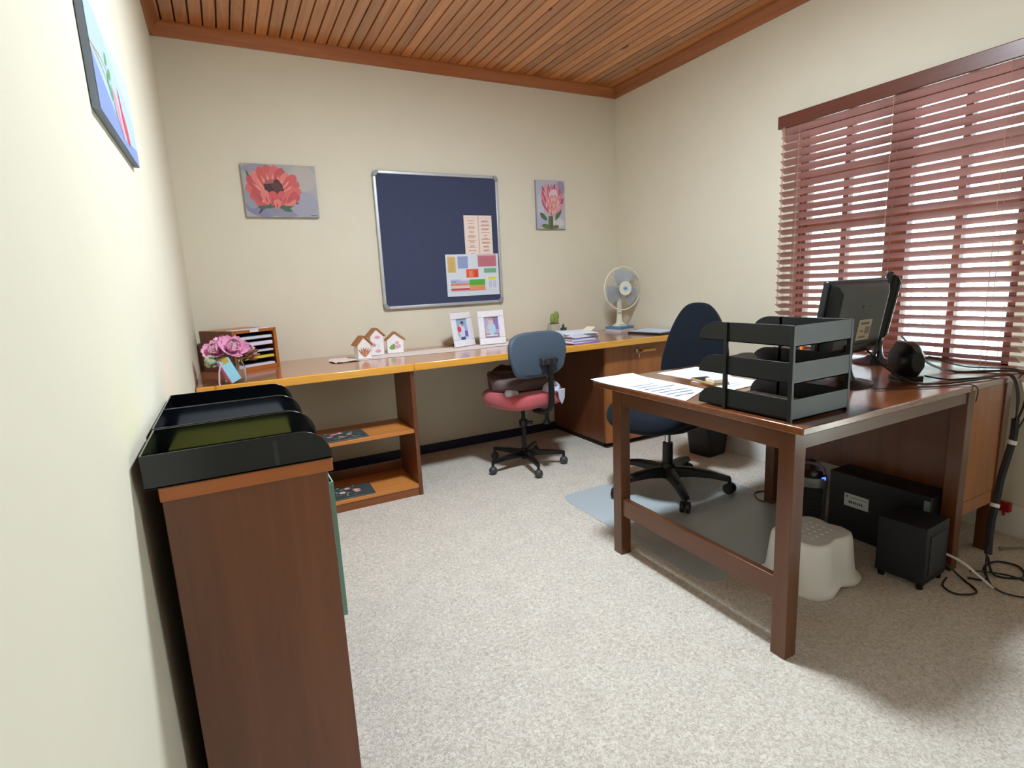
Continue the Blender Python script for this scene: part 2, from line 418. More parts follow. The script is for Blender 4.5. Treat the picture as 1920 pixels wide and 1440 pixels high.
# ------------------------------------------------------------------ ceiling lamp (above the frame)
lp = thing('ceiling_lamp', 'round white glass ceiling lamp lighting the room from above', 'lamp', (1.27, -2.02, H_))
obj('base', MB().lathe([(.155, 0), (.155, -.032), (.142, -.032), (.142, -.026)], 32), whitep_m, lp)
lm, nt, b_ = nodes('lamp_glow'); b_.inputs['Base Color'].default_value = (.9, .9, .88, 1)
b_.inputs['Emission Color'].default_value = (.80, .915, 1.0, 1); b_.inputs['Emission Strength'].default_value = LAMP_STRENGTH
obj('diffuser', MB().lathe([(.14, -.026), (.14, -.034), (.12, -.040), (.06, -.045), (.002, -.046)], 32), lm, lp)

# ------------------------------------------------------------------ venetian blind
BX = W_ - .05
bl = thing('venetian_blind', 'reddish brown wooden venetian blind half open over the window', 'blind', (BX, -2.04, .66))
BY0, BY1 = -2.590, -1.488
obj('valance', MB().box(BX-.022, BX-.006, BY0-.015, BY1+.015, 1.896, 1.962), wood('valance_wood', (112, 62, 48), (84, 42, 32), 'y', .8, .35, .25), bl, bev=.004, world=True)
obj('headrail', MB().box(BX-.006, W_, BY0, BY1, 1.905, 1.95), blackmet_m, bl, world=True)
sl = None; TILT = R(29); n = 30; pitch = .0405
for k in range(n):
    z = 1.882 - k*pitch
    if sl is None:
        hw = .026
        sm = MB().prism([(-hw, 0), (-hw*.5, .0016), (hw*.5, .0016), (hw, 0), (hw*.5, -.0016), (-hw*.5, -.0016)], BY0+2.04, BY1+2.04, 'y').ry(TILT)
        sl = obj('slat', sm, blind_m, bl, smooth=60); o = sl
    else: o = share(sl, 'slat', bl)
    o.location = (.012, 0, z - .66)
obj('bottom_rail', MB().box(BX-.012, BX+.036, BY0, BY1, .656, .676), blind_m, bl, bev=.003, world=True)
cord_m = plain('blind_cord', (190, 140, 116), .8)
for y in (-1.60, -2.055, -2.475):
    for dx in (-.016, .036): obj('ladder_cord', MB().cyl((BX+dx, y, .66), (BX+dx, y, 1.90), .0012, n=5), cord_m, bl, world=True)
for y in (-1.512, -1.518): obj('lift_cord', MB().cyl((BX-.024, y, .95), (BX-.024, y, 1.90), .0015, n=5), cord_m, bl, world=True)

# ------------------------------------------------------------------ built-in worktop, bookcase and cupboard along the back wall
wt = thing('worktop', 'long brown worktop with golden edge along the back wall', 'worktop', (1.5, -.38, .708))
obj('top_board', MB().box(.004, W_-.004, -.742, -.004, .712, .75), top_m, wt, world=True)
for a, b in ((.004, 1.028), (1.0285, W_-.004)):
    obj('edge_strip', MB().box(a, b, -.757, -.742, .710, .7505), edge_m, wt, bev=.004, world=True)

bc = thing('bookcase', 'open low bookcase with shelves under the left end of worktop', 'bookcase', (.66, -.38, 0))
X0, X1 = .33, 1.03
for a in (X0, X1-.022): obj('side_panel', MB().box(a, a+.022, -.735, -.40, .0, .708), side_m, bc, bev=.0015, world=True)
obj('shelf', MB().box(X0+.022, X1-.022, -.728, -.40, .362, .382), book_m, bc, bev=.0015, world=True)
obj('bottom_shelf', MB().box(X0+.022, X1-.022, -.732, -.40, .045, .065), book_m, bc, bev=.0015, world=True)
obj('plinth', MB().box(X0+.022, X1-.022, -.728, -.715, 0, .045), wood('plinth_wood', (146, 84, 44), (112, 60, 30), 'x', .8, .4, .2), bc, world=True)
obj('back_rail', MB().box(X0+.022, X1-.022, -.41, -.40, .067, .12), side_m, bc, world=True)

cb = thing('cupboard', 'brown wooden cupboard under right end of worktop with key in lock', 'cupboard', (2.68, -.34, 0))
X0, X1 = 2.36, W_-.022
obj('carcass', MB().box(X0, X1, -.652, -.016, .04, .708), side_m, cb, bev=.001, world=True)
obj('plinth', MB().box(X0+.02, X1, -.62, -.02, 0, .04), plain('dark_plinth', (46, 26, 16), .7), cb, world=True)
obj('base_rail', MB().box(X0, X1, -.66, -.652, .04, .075), side_m, cb, world=True)
d = obj('door', MB().box(X0+.004, X1-.004, -.675, -.652, .04, .700), cab_m, cb, bev=.0015, world=True)
hd = MB().prism([(2.665, .643), (2.665, .655), (2.675, .662), (2.775, .662), (2.785, .655), (2.785, .643)], -.697, -.675, 'y').mv(-Vector(cb.location))
obj('handle', hd, edge_m, d, bev=.003)
obj('lock', MB().cyl((2.625, -.675, .655), (2.625, -.682, .655), .011), chrome_m, d).data.transform(Matrix.Translation(-Vector(cb.location)))
ky = obj('key', MB().box(2.6235, 2.6265, -.70, -.682, .651, .659).lathe([(.012, -.0015), (.012, .0015)], 16, (2.625, -.706, .648)).box(2.622, 2.628, -.706, -.702, .612, .640), chrome_m, d)
ky.data.transform(Matrix.Translation(-Vector(cb.location)))

# ------------------------------------------------------------------ filing cabinet at the left wall
fc = thing('low_cabinet', 'tall-sided reddish brown low cabinet standing by the left wall', 'cabinet', (.166, -2.08, 0))
X0, X1, Y0, Y1, ZT = .034, .302, -2.53, -1.60, .843
obj('top_board', MB().box(X0-.002, X1+.01, Y0-.006, Y1+.004, ZT-.026, ZT), filetop_m, fc, bev=.002, world=True)
obj('end_panel', MB().box(X0, X1, Y0, Y0+.02, 0, ZT-.026), file_m, fc, bev=.0015, world=True)
obj('end_panel', MB().box(X0, X1, Y1-.02, Y1, 0, ZT-.026), file_m, fc, bev=.0015, world=True)
obj('back_panel', MB().box(X0, X0+.008, Y0+.02, Y1-.02, 0, ZT-.026), file_m, fc, world=True)
for z in (.04, .368, .60):
    if z == .60: continue
    obj('shelf', MB().box(X0+.008, X1-.005, Y0+.02, Y1-.02, z, z+.018), file_m, fc, world=True)
obj('plinth', MB().box(X0+.008, X1-.02, Y0+.02, Y1-.02, 0, .04), file_m, fc, world=True)
mint_m = plain('mint_plastic', (148, 206, 186), .3, trans=.25)
mf = thing('magazine_file', 'mint green plastic file box sticking out of the low cabinet', 'file box', (.2, -2.28, .386))
obj('side_wall', MB().box(.07, .338, -2.322, -2.319, .386, .722), mint_m, mf, world=True)
obj('side_wall', MB().box(.07, .338, -2.245, -2.242, .386, .722), mint_m, mf, world=True)
obj('spine', MB().box(.335, .338, -2.319, -2.245, .386, .722), mint_m, mf, world=True)
obj('base', MB().box(.07, .335, -2.319, -2.245, .386, .389), mint_m, mf, world=True)

# letter trays on the cabinet
def tray_parts(parent, L, Wd, H, mat, th=.003, fc=.09, base_front=True):
    """opening towards +x, local origin at the middle of the floor"""
    x0, x1, y = -L/2, L/2, Wd/2
    pr = [(x0, 0), (x1, 0), (x1, .006)]
    for k in range(9):
        t = k/8*math.pi/2; pr.append((x1 - fc + fc*math.cos(t), .006 + (H-.006)*math.sin(t)))
    pr += [(x0, H)]
    o = [obj('floor_plate', MB().box(x0, x1-.002, -y, y, 0, th), mat, parent),
         obj('side_wall', MB().prism(pr, -y, -y+th, 'y'), mat, parent, bev=.0008),
         obj('side_wall', MB().prism(pr, y-th, y, 'y'), mat, parent, bev=.0008),
         obj('back_wall', MB().box(x0, x0+th, -y+th, y-th, 0, H), mat, parent)]
    return o
tl = ['black letter tray at the cabinet end nearest the camera', 'middle of three black letter trays on the low cabinet', 'black letter tray farthest back on the low cabinet']
for k, (yc, lab) in enumerate(zip((-2.437, -2.219, -2.007), tl)):
    t = thing('letter_tray', lab, 'letter tray', (.160 + (.003 if k == 0 else 0), yc, ZT+.001), R(0), 'letter trays on the low cabinet')
    tray_parts(t, .298, .208, .058, tray_m, .003, .055)
    for s in (-1, 1): obj('foot_rail', MB().box(.05, .058, s*.104-.0012, s*.104+.0012, .004, .05), plain('tray_rib', (40, 44, 46), .3), t)
single('paper_sheet', MB().box(-.12, .11, -.085, .085, 0, .004).map(lambda p: Vector((p.x, p.y, p.z + .006*math.cos(p.x*18)))), plain('yellow_paper', (226, 226, 110), .7),
       'yellow paper lying in the nearest letter tray', 'paper', (.155, -2.432, ZT+.010), R(2))
single('paper_sheet', MB().box(-.13, .11, -.09, .09, 0, .003), paper_m, 'white paper lying in the middle letter tray', 'paper', (.16, -2.219, ZT+.0045), R(-1))

# ------------------------------------------------------------------ noticeboard and its papers
nb = thing('noticeboard', 'navy felt noticeboard with aluminium frame on the back wall', 'noticeboard', (1.52, 0, 1.45))
nx0, nx1, nz0, nz1 = 1.084, 1.955, 1.019, 1.887
obj('felt_panel', MB().box(nx0+.012, nx1-.012, -.014, -.002, nz0+.012, nz1-.012), felt_m, nb, world=True)
fw = .02; cc = .035
obj('frame_rail', MB().box(nx0+cc, nx1-cc, -.024, -.004, nz1-fw, nz1), alu_m, nb, bev=.004, world=True)
obj('frame_rail', MB().box(nx0+cc, nx1-cc, -.024, -.004, nz0, nz0+fw), alu_m, nb, bev=.004, world=True)
obj('frame_rail', MB().box(nx0, nx0+fw, -.024, -.004, nz0+cc, nz1-cc), alu_m, nb, bev=.004, world=True)
obj('frame_rail', MB().box(nx1-fw, nx1, -.024, -.004, nz0+cc, nz1-cc), alu_m, nb, bev=.004, world=True)
for sx, cx in ((1, nx0), (-1, nx1)):
    for sz, cz in ((1, nz0), (-1, nz1)):
        pl = [(cx+sx*cc, cz), (cx+sx*cc, cz+sz*fw), (cx+sx*fw, cz+sz*cc), (cx, cz+sz*cc), (cx, cz+sz*.022), (cx+sx*.007, cz+sz*.007), (cx+sx*.022, cz)]
        obj('corner_cap', MB().prism(pl, -.027, -.003, 'y'), capgrey_m, nb, bev=.002, world=True)
# pale pink two-column leaflet
pk = thing('leaflet', 'pale pink two-column leaflet pinned on the noticeboard', 'leaflet', (1.79, -.016, 1.36))
obj('sheet', MB().box(1.684, 1.788, -.0165, -.0145, 1.350, 1.622).box(1.789, 1.894, -.0165, -.0145, 1.350, 1.622), plain('pink_paper', (240, 224, 212), .8, noise=.02), pk, world=True)
P = Paint((1.684, -.0165, 1.35), (.21, 0, 0), (0, 0, .272), (0, -1, 0))
P.rect(.49, 0, .53, 1, (220, 186, 180)); P.rect(.02, .93, .98, .938, (226, 190, 180))
rr = random.Random(3)
for c in (.25, .75):
    t = .88
    while t > .03:
        for q in range(rr.choice((1, 2, 3))):
            w = rr.uniform(.06, .17); P.rect(c-w, t-.018, c+w, t-.004, (214, 150, 142)); t -= .026
        t -= .045
P.done('print', pk)
cp = thing('notice_sheet', 'white notice sheet with coloured charts pinned on the noticeboard', 'notice', (1.73, -.018, 1.08))
obj('sheet', MB().box(1.531, 1.929, -.0195, -.0175, 1.079, 1.363), paper_m, cp, world=True)
P = Paint((1.531, -.0195, 1.079), (.398, 0, 0), (0, 0, .284), (0, -1, 0))
def q(x0, y0, x1, y1, c): P.rect(x0, 1-y1, x1, 1-y0, c)
q(.03, .05, .18, .43, (222, 190, 120)); q(.22, .05, .41, .34, (152, 160, 204)); q(.60, .02, .96, .31, (206, 128, 142)); q(.61, .03, .95, .05, (226, 170, 176))
q(.37, .36, .60, .56, (228, 92, 62)); q(.42, .40, .49, .55, (240, 130, 100)); q(.53, .40, .58, .55, (210, 70, 50)); q(.71, .35, .95, .46, (120, 178, 136))
q(.07, .60, .26, .62, (180, 186, 226)); q(.07, .63, .42, .68, (178, 186, 222)); q(.08, .64, .17, .67, (120, 150, 200)); q(.07, .69, .42, .745, (222, 140, 124)); q(.07, .75, .42, .80, (236, 214, 190)); q(.07, .81, .42, .86, (196, 80, 92)); q(.07, .87, .42, .89, (236, 200, 186))
q(.42, .61, .72, .74, (84, 176, 66)); q(.42, .745, .72, .79, (222, 166, 60)); q(.42, .795, .72, .88, (230, 150, 120))
q(.76, .53, .96, .87, (226, 228, 240)); q(.79, .56, .94, .63, (232, 226, 60))
for k in range(6): q(.79, .66+k*.03, .85, .672+k*.03, (160, 165, 190)); q(.87, .66+k*.03, .94, .672+k*.03, (160, 165, 190))
for k in range(8): q(.05, .10+k*.04, .16, .105+k*.04, (190, 150, 80)); q(.62, .08+k*.027, .94, .084+k*.027, (180, 100, 118))
P.done('print', cp)

# ------------------------------------------------------------------ paintings
canvas_m = plain('canvas_edge', (150, 146, 160), .8)
def painting(label, x0, x1, z0, z1, th=.022):
    t = thing('painting', label, 'painting', ((x0+x1)/2, -th/2, z0))
    obj('canvas', MB().box(x0, x1, -th, -.002, z0, z1), canvas_m, t, bev=.0015, world=True)
    return t, Paint((x0, -th, z0), (x1-x0, 0, 0), (0, 0, z1-z0), (0, -1, 0))
t, P = painting('wide painting of an open red protea flower on grey', .344, .742, 1.595, 1.888)
A = .398/.293
P.rect(0, 0, 1, 1, (172, 168, 172))
for s, u, ra, rb, c in ((.2, .12, .26, .2, (132, 132, 164)), (.55, .1, .3, .15, (140, 142, 160)), (.85, .25, .2, .25, (160, 160, 176)), (.85, .75, .2, .25, (184, 176, 172)), (.15, .9, .2, .1, (150, 148, 162)), (.08, .4, .1, .25, (150, 152, 166))):
    P.ell(min(max(s, ra*.0+ra), 1-ra), min(max(u, rb), 1-rb), ra, rb, c, 18)
P.petal(.27, .26, 235, .26, .04, (92, 50, 60), A)
for s, u, a, l, w in ((.40, .22, 160, .42, .13), (.40, .20, 172, .30, .12), (.42, .18, 10, .34, .10), (.45, .24, 30, .52, .10), (.36, .22, 140, .46, .08), (.30, .2, 185, .18, .1), (.48, .16, -10, .2, .08), (.14, .48, 105, .42, .05)):
    P.petal(s, u, a, l, w, (70, 104, 84), A)
P.ell(.70, .27, .025, .018, (84, 100, 96))
reds = [(206, 96, 96), (216, 104, 100), (196, 84, 88), (224, 128, 120), (210, 90, 90)]
for k, (a, l) in enumerate(((165, .5), (150, .62), (135, .70), (122, .72), (110, .74), (98, .76), (86, .74), (74, .72), (62, .66), (50, .72), (38, .66), (25, .60), (12, .52), (2, .42), (178, .40))):
    P.petal(.40, .30, a, l*.93, .20, reds[k % 5], A, True); P.petal(.40, .30, a+3, l*.72, .05, (232, 150, 138), A)
P.poly([(.27, .62), (.31, .70), (.47, .72), (.52, .62), (.54, .45), (.50, .34), (.40, .28), (.30, .34)], (70, 40, 44))
P.poly([(.27, .62), (.31, .70), (.43, .71), (.40, .64)], (172, 92, 84)); P.poly([(.36, .62), (.47, .68), (.51, .52), (.42, .48)], (94, 52, 52))
for k, (s, u, a, l, w) in enumerate(((.22, .26, 115, .30, .16), (.30, .22, 100, .30, .16), (.36, .20, 82, .30, .16), (.44, .18, 70, .34, .17), (.50, .22, 58, .32, .15), (.56, .26, 50, .30, .12), (.42, .14, 85, .2, .14))):
    P.petal(s, u, a, l, w, reds[(k+2) % 5], A, True); P.petal(s, u+.03, a, l*.5, .03, (186, 76, 80), A)
P.rect(.88, .03, .97, .042, (90, 90, 96))
P.done('painted_picture', t)

t, P = painting('narrow upright painting of a pink protea with leaves', 2.261, 2.507, 1.533, 1.875)
A = .246/.342
P.rect(0, 0, 1, 1, (186, 184, 200))
for s, u, ra, rb, c in ((.85, .85, .15, .15, (160, 146, 180)), (.15, .5, .13, .25, (196, 202, 214)), (.75, .12, .2, .1, (204, 206, 206)), (.2, .15, .18, .12, (176, 178, 206))): P.ell(s, u, ra, rb, c, 16)
P.poly([(.38, .0), (.56, .0), (.55, .28), (.40, .26)], (104, 116, 74)); P.poly([(.47, 0), (.56, 0), (.55, .26), (.50, .24)], (84, 92, 60))
P.petal(.36, .17, 138, .25, .10, (86, 106, 78), A); P.petal(.64, .17, 62, .36, .12, (92, 116, 84), A); P.petal(.50, .03, 170, .26, .10, (96, 122, 72), A); P.petal(.5, .02, 10, .2, .09, (108, 110, 78), A)
pk_ = [(196, 96, 124), (214, 128, 146), (180, 80, 112), (222, 150, 160)]
for k, (a, l) in enumerate(((128, .42), (119, .56), (111, .66), (104, .70), (97, .66), (90, .66), (83, .68), (76, .66), (68, .62), (60, .56), (50, .48), (40, .40))):
    P.petal(.53, .28, a, l, .12, pk_[k % 4], A); P.petal(.53, .30, a+1.5, l*.85, .035, (232, 178, 186), A)
P.poly([(.44, .72), (.52, .80), (.62, .83), (.72, .78), (.76, .66), (.68, .56), (.56, .60), (.48, .64)], (226, 206, 218))
for s, u in ((.40, .50), (.52, .54), (.64, .54), (.34, .42), (.46, .40), (.58, .42), (.70, .44), (.44, .30), (.54, .28), (.62, .30), (.74, .50)):
    P.petal(s, u, 84, .17, .08, (222, 150, 152), A, True); P.petal(s, u, 84, .12, .035, (236, 190, 176), A)
P.done('painted_picture', t)

# canvas on the left wall
y0, y1, z0, z1 = -2.29, -1.765, 1.498, 1.705
t = thing('painting', 'blue canvas with hanging red flower on the left wall', 'painting', (.007, (y0+y1)/2, z0))
obj('canvas', MB().box(.001, .014, y0, y1, z0, z1), plain('canvas_grey_edge', (132, 142, 160), .8), t, bev=.001, world=True)
P = Paint((.014, y0, z0), (0, y1-y0, 0), (0, 0, z1-z0), (1, 0, 0))
A = (y1-y0)/(z1-z0)
P.rect(0, 0, 1, 1, (178, 200, 228)); P.poly([(0, 0), (1, 0), (1, .2), (.6, .1), (.3, .3), (0, .5)], (132, 152, 204)); P.poly([(.2, 1), (1, 1), (1, .5), (.6, .75)], (196, 216, 234))
P.poly([(0, .56), (.18, .60), (.34, .58), (.34, .56), (.18, .575), (0, .535)], (178, 148, 96)); P.poly([(.05, .53), (.2, .50), (.33, .40), (.335, .41), (.2, .52), (.05, .545)], (150, 128, 104))
for s_, u_, a_, l_, w_ in ((.30, .62, 40, .2, .12), (.34, .55, 20, .2, .12), (.32, .45, -30, .2, .13), (.30, .42, 60, .16, .1), (.40, .35, -50, .18, .1)): P.petal(s_, u_, a_, l_, w_, (92, 164, 104), A)
for s_, u_, a_, l_, w_ in ((.38, .52, -50, .5, .13), (.44, .5, -42, .55, .14), (.50, .30, -55, .32, .12)): P.petal(s_, u_, a_, l_, w_, (228, 160, 182), A)
for s_, u_, a_, l_, w_ in ((.56, .62, -62, .42, .10), (.58, .46, -50, .48, .16), (.62, .42, -46, .46, .12)): P.petal(s_, u_, a_, l_, w_, (224, 84, 92), A)
P.done('painted_picture', t)

# ------------------------------------------------------------------ desk by the window
DZ = .735
dk = thing('desk', 'dark wooden office desk with open leg frame by the window', 'desk', (2.15, -2.23, 0))
obj('top_board', MB().box(1.483, 2.885, -2.687, -1.747, DZ-.022, DZ), wood('desk_top_lacquer', (128, 72, 36), (94, 50, 24), 'x', .8, .2, .9), dk, bev=.003, world=True)
LX, LW = 1.518, .05
for y in (-2.641, -1.88): obj('leg', MB().box(LX, LX+LW, y, y+LW, 0, DZ-.022), deskleg_m, dk, bev=.002, world=True)
for x in (2.468, 2.755):
    for y in (-2.641, -1.88): obj('leg', MB().box(x, x+.045, y, y+LW, 0, DZ-.022), deskleg_m, dk, bev=.002, world=True)
obj('front_apron', MB().box(LX+LW, 2.468, -2.637, -2.617, .652, DZ-.022), desk_m, dk, world=True)
obj('back_apron', MB().box(LX+LW, 2.468, -1.852, -1.834, .652, DZ-.022), desk_m, dk, world=True)
obj('side_apron', MB().box(LX+.004, LX+.024, -2.591, -1.88, .648, DZ-.022), deskrail_m, dk, world=True)
obj('stretcher', MB().box(LX+.008, LX+.033, -2.591, -1.88, .176, .248), deskrail_m, dk, bev=.002, world=True)
obj('pedestal_body', MB().box(2.552, 2.775, -2.622, -1.850, .26, DZ-.022), side_m, dk, world=True)
pf = obj('pedestal_back', MB().box(2.513, 2.755, -2.634, -2.622, .262, DZ-.022), cab_m, dk, world=True)
obj('pedestal_rail', MB().box(2.513, 2.755, -2.632, -2.612, .205, .258), cab_m, dk, world=True)
for k in range(3):
    z = .27 + k*.147
    dr = obj('drawer', MB().box(2.516, 2.752, -1.851, -1.832, z, z+.14), cab_m, dk, bev=.002, world=True)
    obj('handle', MB().box(2.60, 2.67, -1.831, -1.815, z+.06, z+.075).mv(-Vector(dk.location)), edge_m, dr, bev=.003)

# papers on the desk
def sheet(name, corners, z, mat, label, cat='paper', lines=0, curl=0.0, ln=(92, 98, 128), group=None):
    cx = sum(c[0] for c in corners)/4; cy = sum(c[1] for c in corners)/4
    t = thing(name, label, cat, (cx, cy, z), 0, group); a, b, c, d = [Vector((p[0]-cx, p[1]-cy, 0)) for p in corners]
    m = MB(); K = 8; th = .0012; rows = []
    for i in range(K+1):
        u = i/K
        for j in range(K+1):
            v = j/K; p = (a*(1-u)+b*u)*(1-v) + (d*(1-u)+c*u)*v
            p.z = .0005 + curl * (max(0, .25-u)/.25)**2 + curl*.15*math.sin(v*6+u*3)**2; rows.append(p)
    n = (K+1)**2; vs = rows + [p + Vector((0, 0, th)) for p in rows]; fs = []
    for i in range(K):
        for j in range(K):
            q = i*(K+1)+j; fs += [(q, q+1, q+K+2, q+K+1), (n+q, n+q+K+1, n+q+K+2, n+q+1)]
    for i in range(K):
        for q, r_ in ((i, i+1), (K*(K+1)+i, K*(K+1)+i+1), (i*(K+1), (i+1)*(K+1)), (i*(K+1)+K, (i+1)*(K+1)+K)): fs.append((q, r_, n+r_, n+q))
    m.add(vs, fs); obj('sheet', m, mat, t)
    if lines:
        P = Paint((a.x, a.y, th+.0006+curl*.16), b-a, d-a, (0, 0, 1)); rr = random.Random(lines)
        for k in range(lines):
            u = .42 + .5*k/lines; P.rect(u, .1, u+.012, rr.uniform(.5, .92), ln)
        P.done('printed_lines', t, world=False)
    return t
sheet('paper_sheet', [(1.476, -1.742), (1.490, -2.262), (1.682, -2.165), (1.697, -1.745)], DZ, paper_m, 'long white paper hanging slightly over the far corner of the desk', lines=7, curl=.006)
sheet('paper_sheet', [(1.790, -1.795), (1.792, -1.995), (2.06, -2.06), (2.03, -1.785)], DZ, paper_m, 'white printed sheet on the desk in front of the dark office chair', lines=5)
sheet('paper_sheet', [(1.76, -2.02), (1.74, -2.24), (1.94, -2.22), (1.95, -2.0)], DZ+.0005, paper_m, 'white sheet lying under the mobile phone on the desk', lines=4)
ph = thing('mobile_phone', 'black mobile phone in a golden case on the desk papers', 'phone', (1.79, -2.085, DZ+.003), R(-104))
obj('case', MB().box(-.075, .075, -.037, .037, 0, .009), plain('phone_case', (176, 140, 96), .4), ph, bev=.003)
obj('screen', MB().box(-.07, .07, -.033, .033, .009, .0098), black_m, ph)
obj('folded_label', MB().box(.02, .075, -.03, .03, .0098, .022), plain('cream_card', (232, 222, 190), .8), ph)

# three-tier tray on the desk
tt = thing('letter_tray_tower', 'black three-tier letter tray on the near corner of the desk', 'letter tray', (1.632, -2.468, DZ), R(90))
for k, z in enumerate((.006, .108, .21)):
    tr = bpy.data.objects.new('tray', None); link(tr, tt); tr.location = (0, 0, z)
    pp = tray_parts(tr, .335, .25, .058, trayd_m, .003, .07)
for sx in (-.162, .06):
    for sy in (-.127, .127): obj('post', MB().box(sx-.006, sx+.006, sy-.005, sy+.005, 0, .268), trayd_m, tt, bev=.001)
pb = plain('paper_in_tray', (222, 226, 232), .8)
sheet('paper_sheet', [(1.53, -2.60), (1.53, -2.33), (1.735, -2.33), (1.735, -2.60)], DZ+.012, pb, 'white paper in the lowest tier of the desk tray', lines=6)
sheet('paper_sheet', [(1.53, -2.32), (1.53, -2.60), (1.735, -2.60), (1.735, -2.32)], DZ+.113, pb, 'curled white paper in the middle tier of the desk tray', curl=.03)

# monitors
def monitor(label, loc, rz, w, h, tilt, dark, sticker=False):
    t = thing('monitor', label, 'monitor', loc, rz)       # screen faces local +y
    st = obj('base', MB().lathe([(.105, 0), (.105, .006), (.085, .012), (.045, .02), (.028, .034)], 32).map(lambda p: Vector((p.x*1.15, p.y*.85, p.z))), dark, t)
    obj('neck', MB().lathe([(.05, .012), (.033, .03), (.024, .06), (.023, .10), (.03, .14)], 20).map(lambda p: Vector((p.x*1.2, p.y*.7 - .01, p.z))), dark, t)
    mt = Matrix.Rotation(tilt, 3, 'X'); zc = .105
    def tl(m): return m.map(lambda p: mt @ p + Vector((0, 0, zc)))
    bz = obj('bezel', tl(MB().box(-w/2, w/2, .0, .022, 0, h)), dark, t, bev=.005)
    bk = [[(x, -y_, z) for x, z in ((-a, b), (a, b), (a, c), (-a, c))] for a, b, c, y_ in ((w/2-.008, .008, h-.008, 0), (w/2-.02, .02, h-.015, .02), (w/2-.035, .035, h-.04, .034))]
    obj('back_shell', tl(MB().loft(bk)), dark, t, bev=.004)
    scr = obj('screen', tl(MB().box(-w/2+.016, w/2-.016, .0215, .0228, .02, h-.016)), plain('screen_glass', (10, 11, 14), .08), t)
    if sticker:
        obj('sticker', tl(MB().box(-.012, .066, -.0352, -.0338, .062, .135)), plain('sticker_paper', (206, 204, 186), .7), t)
        Pq = Paint((0, 0, 0), (1, 0, 0), (0, 0, 1), (0, -1, 0)); 
        for a, b, c, d_, cl in ((.0, .118, .05, .126, (120, 118, 110)), (.03, .085, .06, .11, (150, 140, 124)), (.0, .07, .04, .078, (140, 138, 130)), (.0, .092, .022, .098, (130, 128, 120))): Pq.rect(a, b, c, d_, cl)
        Pq.v = [tuple(mt @ Vector((p[0], p[1]-.0353, p[2])) + Vector((0, 0, zc))) for p in Pq.v]; Pq.done('sticker_print', t, world=False)
        obj('name_plate', tl(MB().box(-.005, .05, -.0348, -.0338, .175, .187)), plain('name_plate', (70, 72, 78), .4), t)
        obj('socket_hood', tl(MB().box(-.06, .06, -.042, -.03, .028, .05)), dark, t)
    return t
mon_m = plain('monitor_plastic', (34, 36, 40), .3)
monb_m = plain('monitor_gloss', (16, 17, 20), .12)
monitor('black monitor seen from behind with a paper sticker', (2.105, -2.405, DZ), R(1), .345, .268, R(9), mon_m, True)
monitor('glossy black monitor standing edge-on nearest the window', (2.665, -2.205, DZ), R(29), .34, .285, R(9), monb_m)

# small black loudspeaker, octagonal, seen from behind
sp = thing('speaker', 'small black faceted desktop loudspeaker beside the monitors', 'speaker', (2.362, -2.490, DZ), R(-30))
o8 = [(.042*math.cos(R(22.5+45*k))*1.0, .062+.066*math.sin(R(22.5+45*k))) for k in range(8)]
def sc8(s_, y): return [(x*s_, y, .066+(z-.062)*s_) for x, z in o8]
obj('body', MB().loft([sc8(.55, -.055), sc8(.95, -.03), sc8(1.12, .0), sc8(1.12, .05)]), black_m, sp, bev=.003)
obj('grille', MB().loft([sc8(1.0, .05), sc8(.9, .058)]), plain('speaker_cloth', (26, 27, 30), .9, bump=.3), sp)
obj('foot', MB().box(-.04, .04, -.03, .045, 0, .012), black_m, sp, bev=.002)

# pen cup with pens
pc = thing('pen_holder', 'dark pen holder behind the desk letter tray', 'pen holder', (2.15, -2.225, DZ))
obj('cup', MB().lathe([(.036, 0), (.038, .10), (.035, .10), (.033, .004), (.001, .004)], 20, cap1=False), plain('cup_plastic', (60, 62, 74), .3), pc)
for nm, dx, dy, hh, c, lab in (('highlighter_pen', -.016, -.004, .135, (238, 140, 40), 'orange highlighter standing in the pen holder'), ('highlighter_pen', .020, -.014, .125, (236, 60, 140), 'pink highlighter standing in the pen holder'),
                               ('highlighter_pen', .004, -.02, .118, (220, 230, 60), 'yellow highlighter standing in the pen holder'), ('ballpoint_pen', .0, .012, .15, (150, 150, 190), 'lilac pen standing in the pen holder'), ('ballpoint_pen', -.02, .014, .145, (40, 50, 80), 'dark blue pen standing in the pen holder')):
    pt = thing(nm, lab, 'pen', (2.15+dx, -2.225+dy, DZ+.005))
    obj('barrel', MB().cyl((0, 0, 0), (dx*.35, dy*.35, hh*.7), .0065, n=10), plain('pen_'+lab.split()[0], c, .35), pt)
    obj('cap', MB().cyl((dx*.35, dy*.35, hh*.7), (dx*.5, dy*.5, hh), .0075, .006, 10), plain('pen_'+lab.split()[0], c, .35), pt)

# ------------------------------------------------------------------ cables
cable_m = plain('cable_rubber', (22, 21, 24), .45)
def cable(name, pts, r, label, mat=None, n=8, closed=False, group=None):
    base = Vector(pts[0]); o = obj(name, MB().tube([p - base for p in spline(pts, n)], r, 6), mat or cable_m); o.location = base
    return tag(o, label, 'cable', group)
Y = -2.70
cable('monitor_cable', [(2.14, -2.455, .87), (2.18, -2.51, .80), (2.25, -2.56, .745), (2.32, -2.62, .740), (2.46, -2.655, .740), (2.58, -2.672, .742), (2.64, -2.695, .738), (2.665, -2.71, .66), (2.69, -2.70, .56)], .0035, 'black cable running from the stickered monitor over the desk edge')
cable('monitor_cable', [(2.62, -2.33, .86), (2.60, -2.43, .77), (2.60, -2.53, .7395), (2.68, -2.60, .739), (2.735, -2.67, .741), (2.755, -2.702, .71), (2.73, -2.705, .62), (2.70, -2.70, .56)], .0042, 'thick black cable from the edge-on monitor to the hanging bundle')
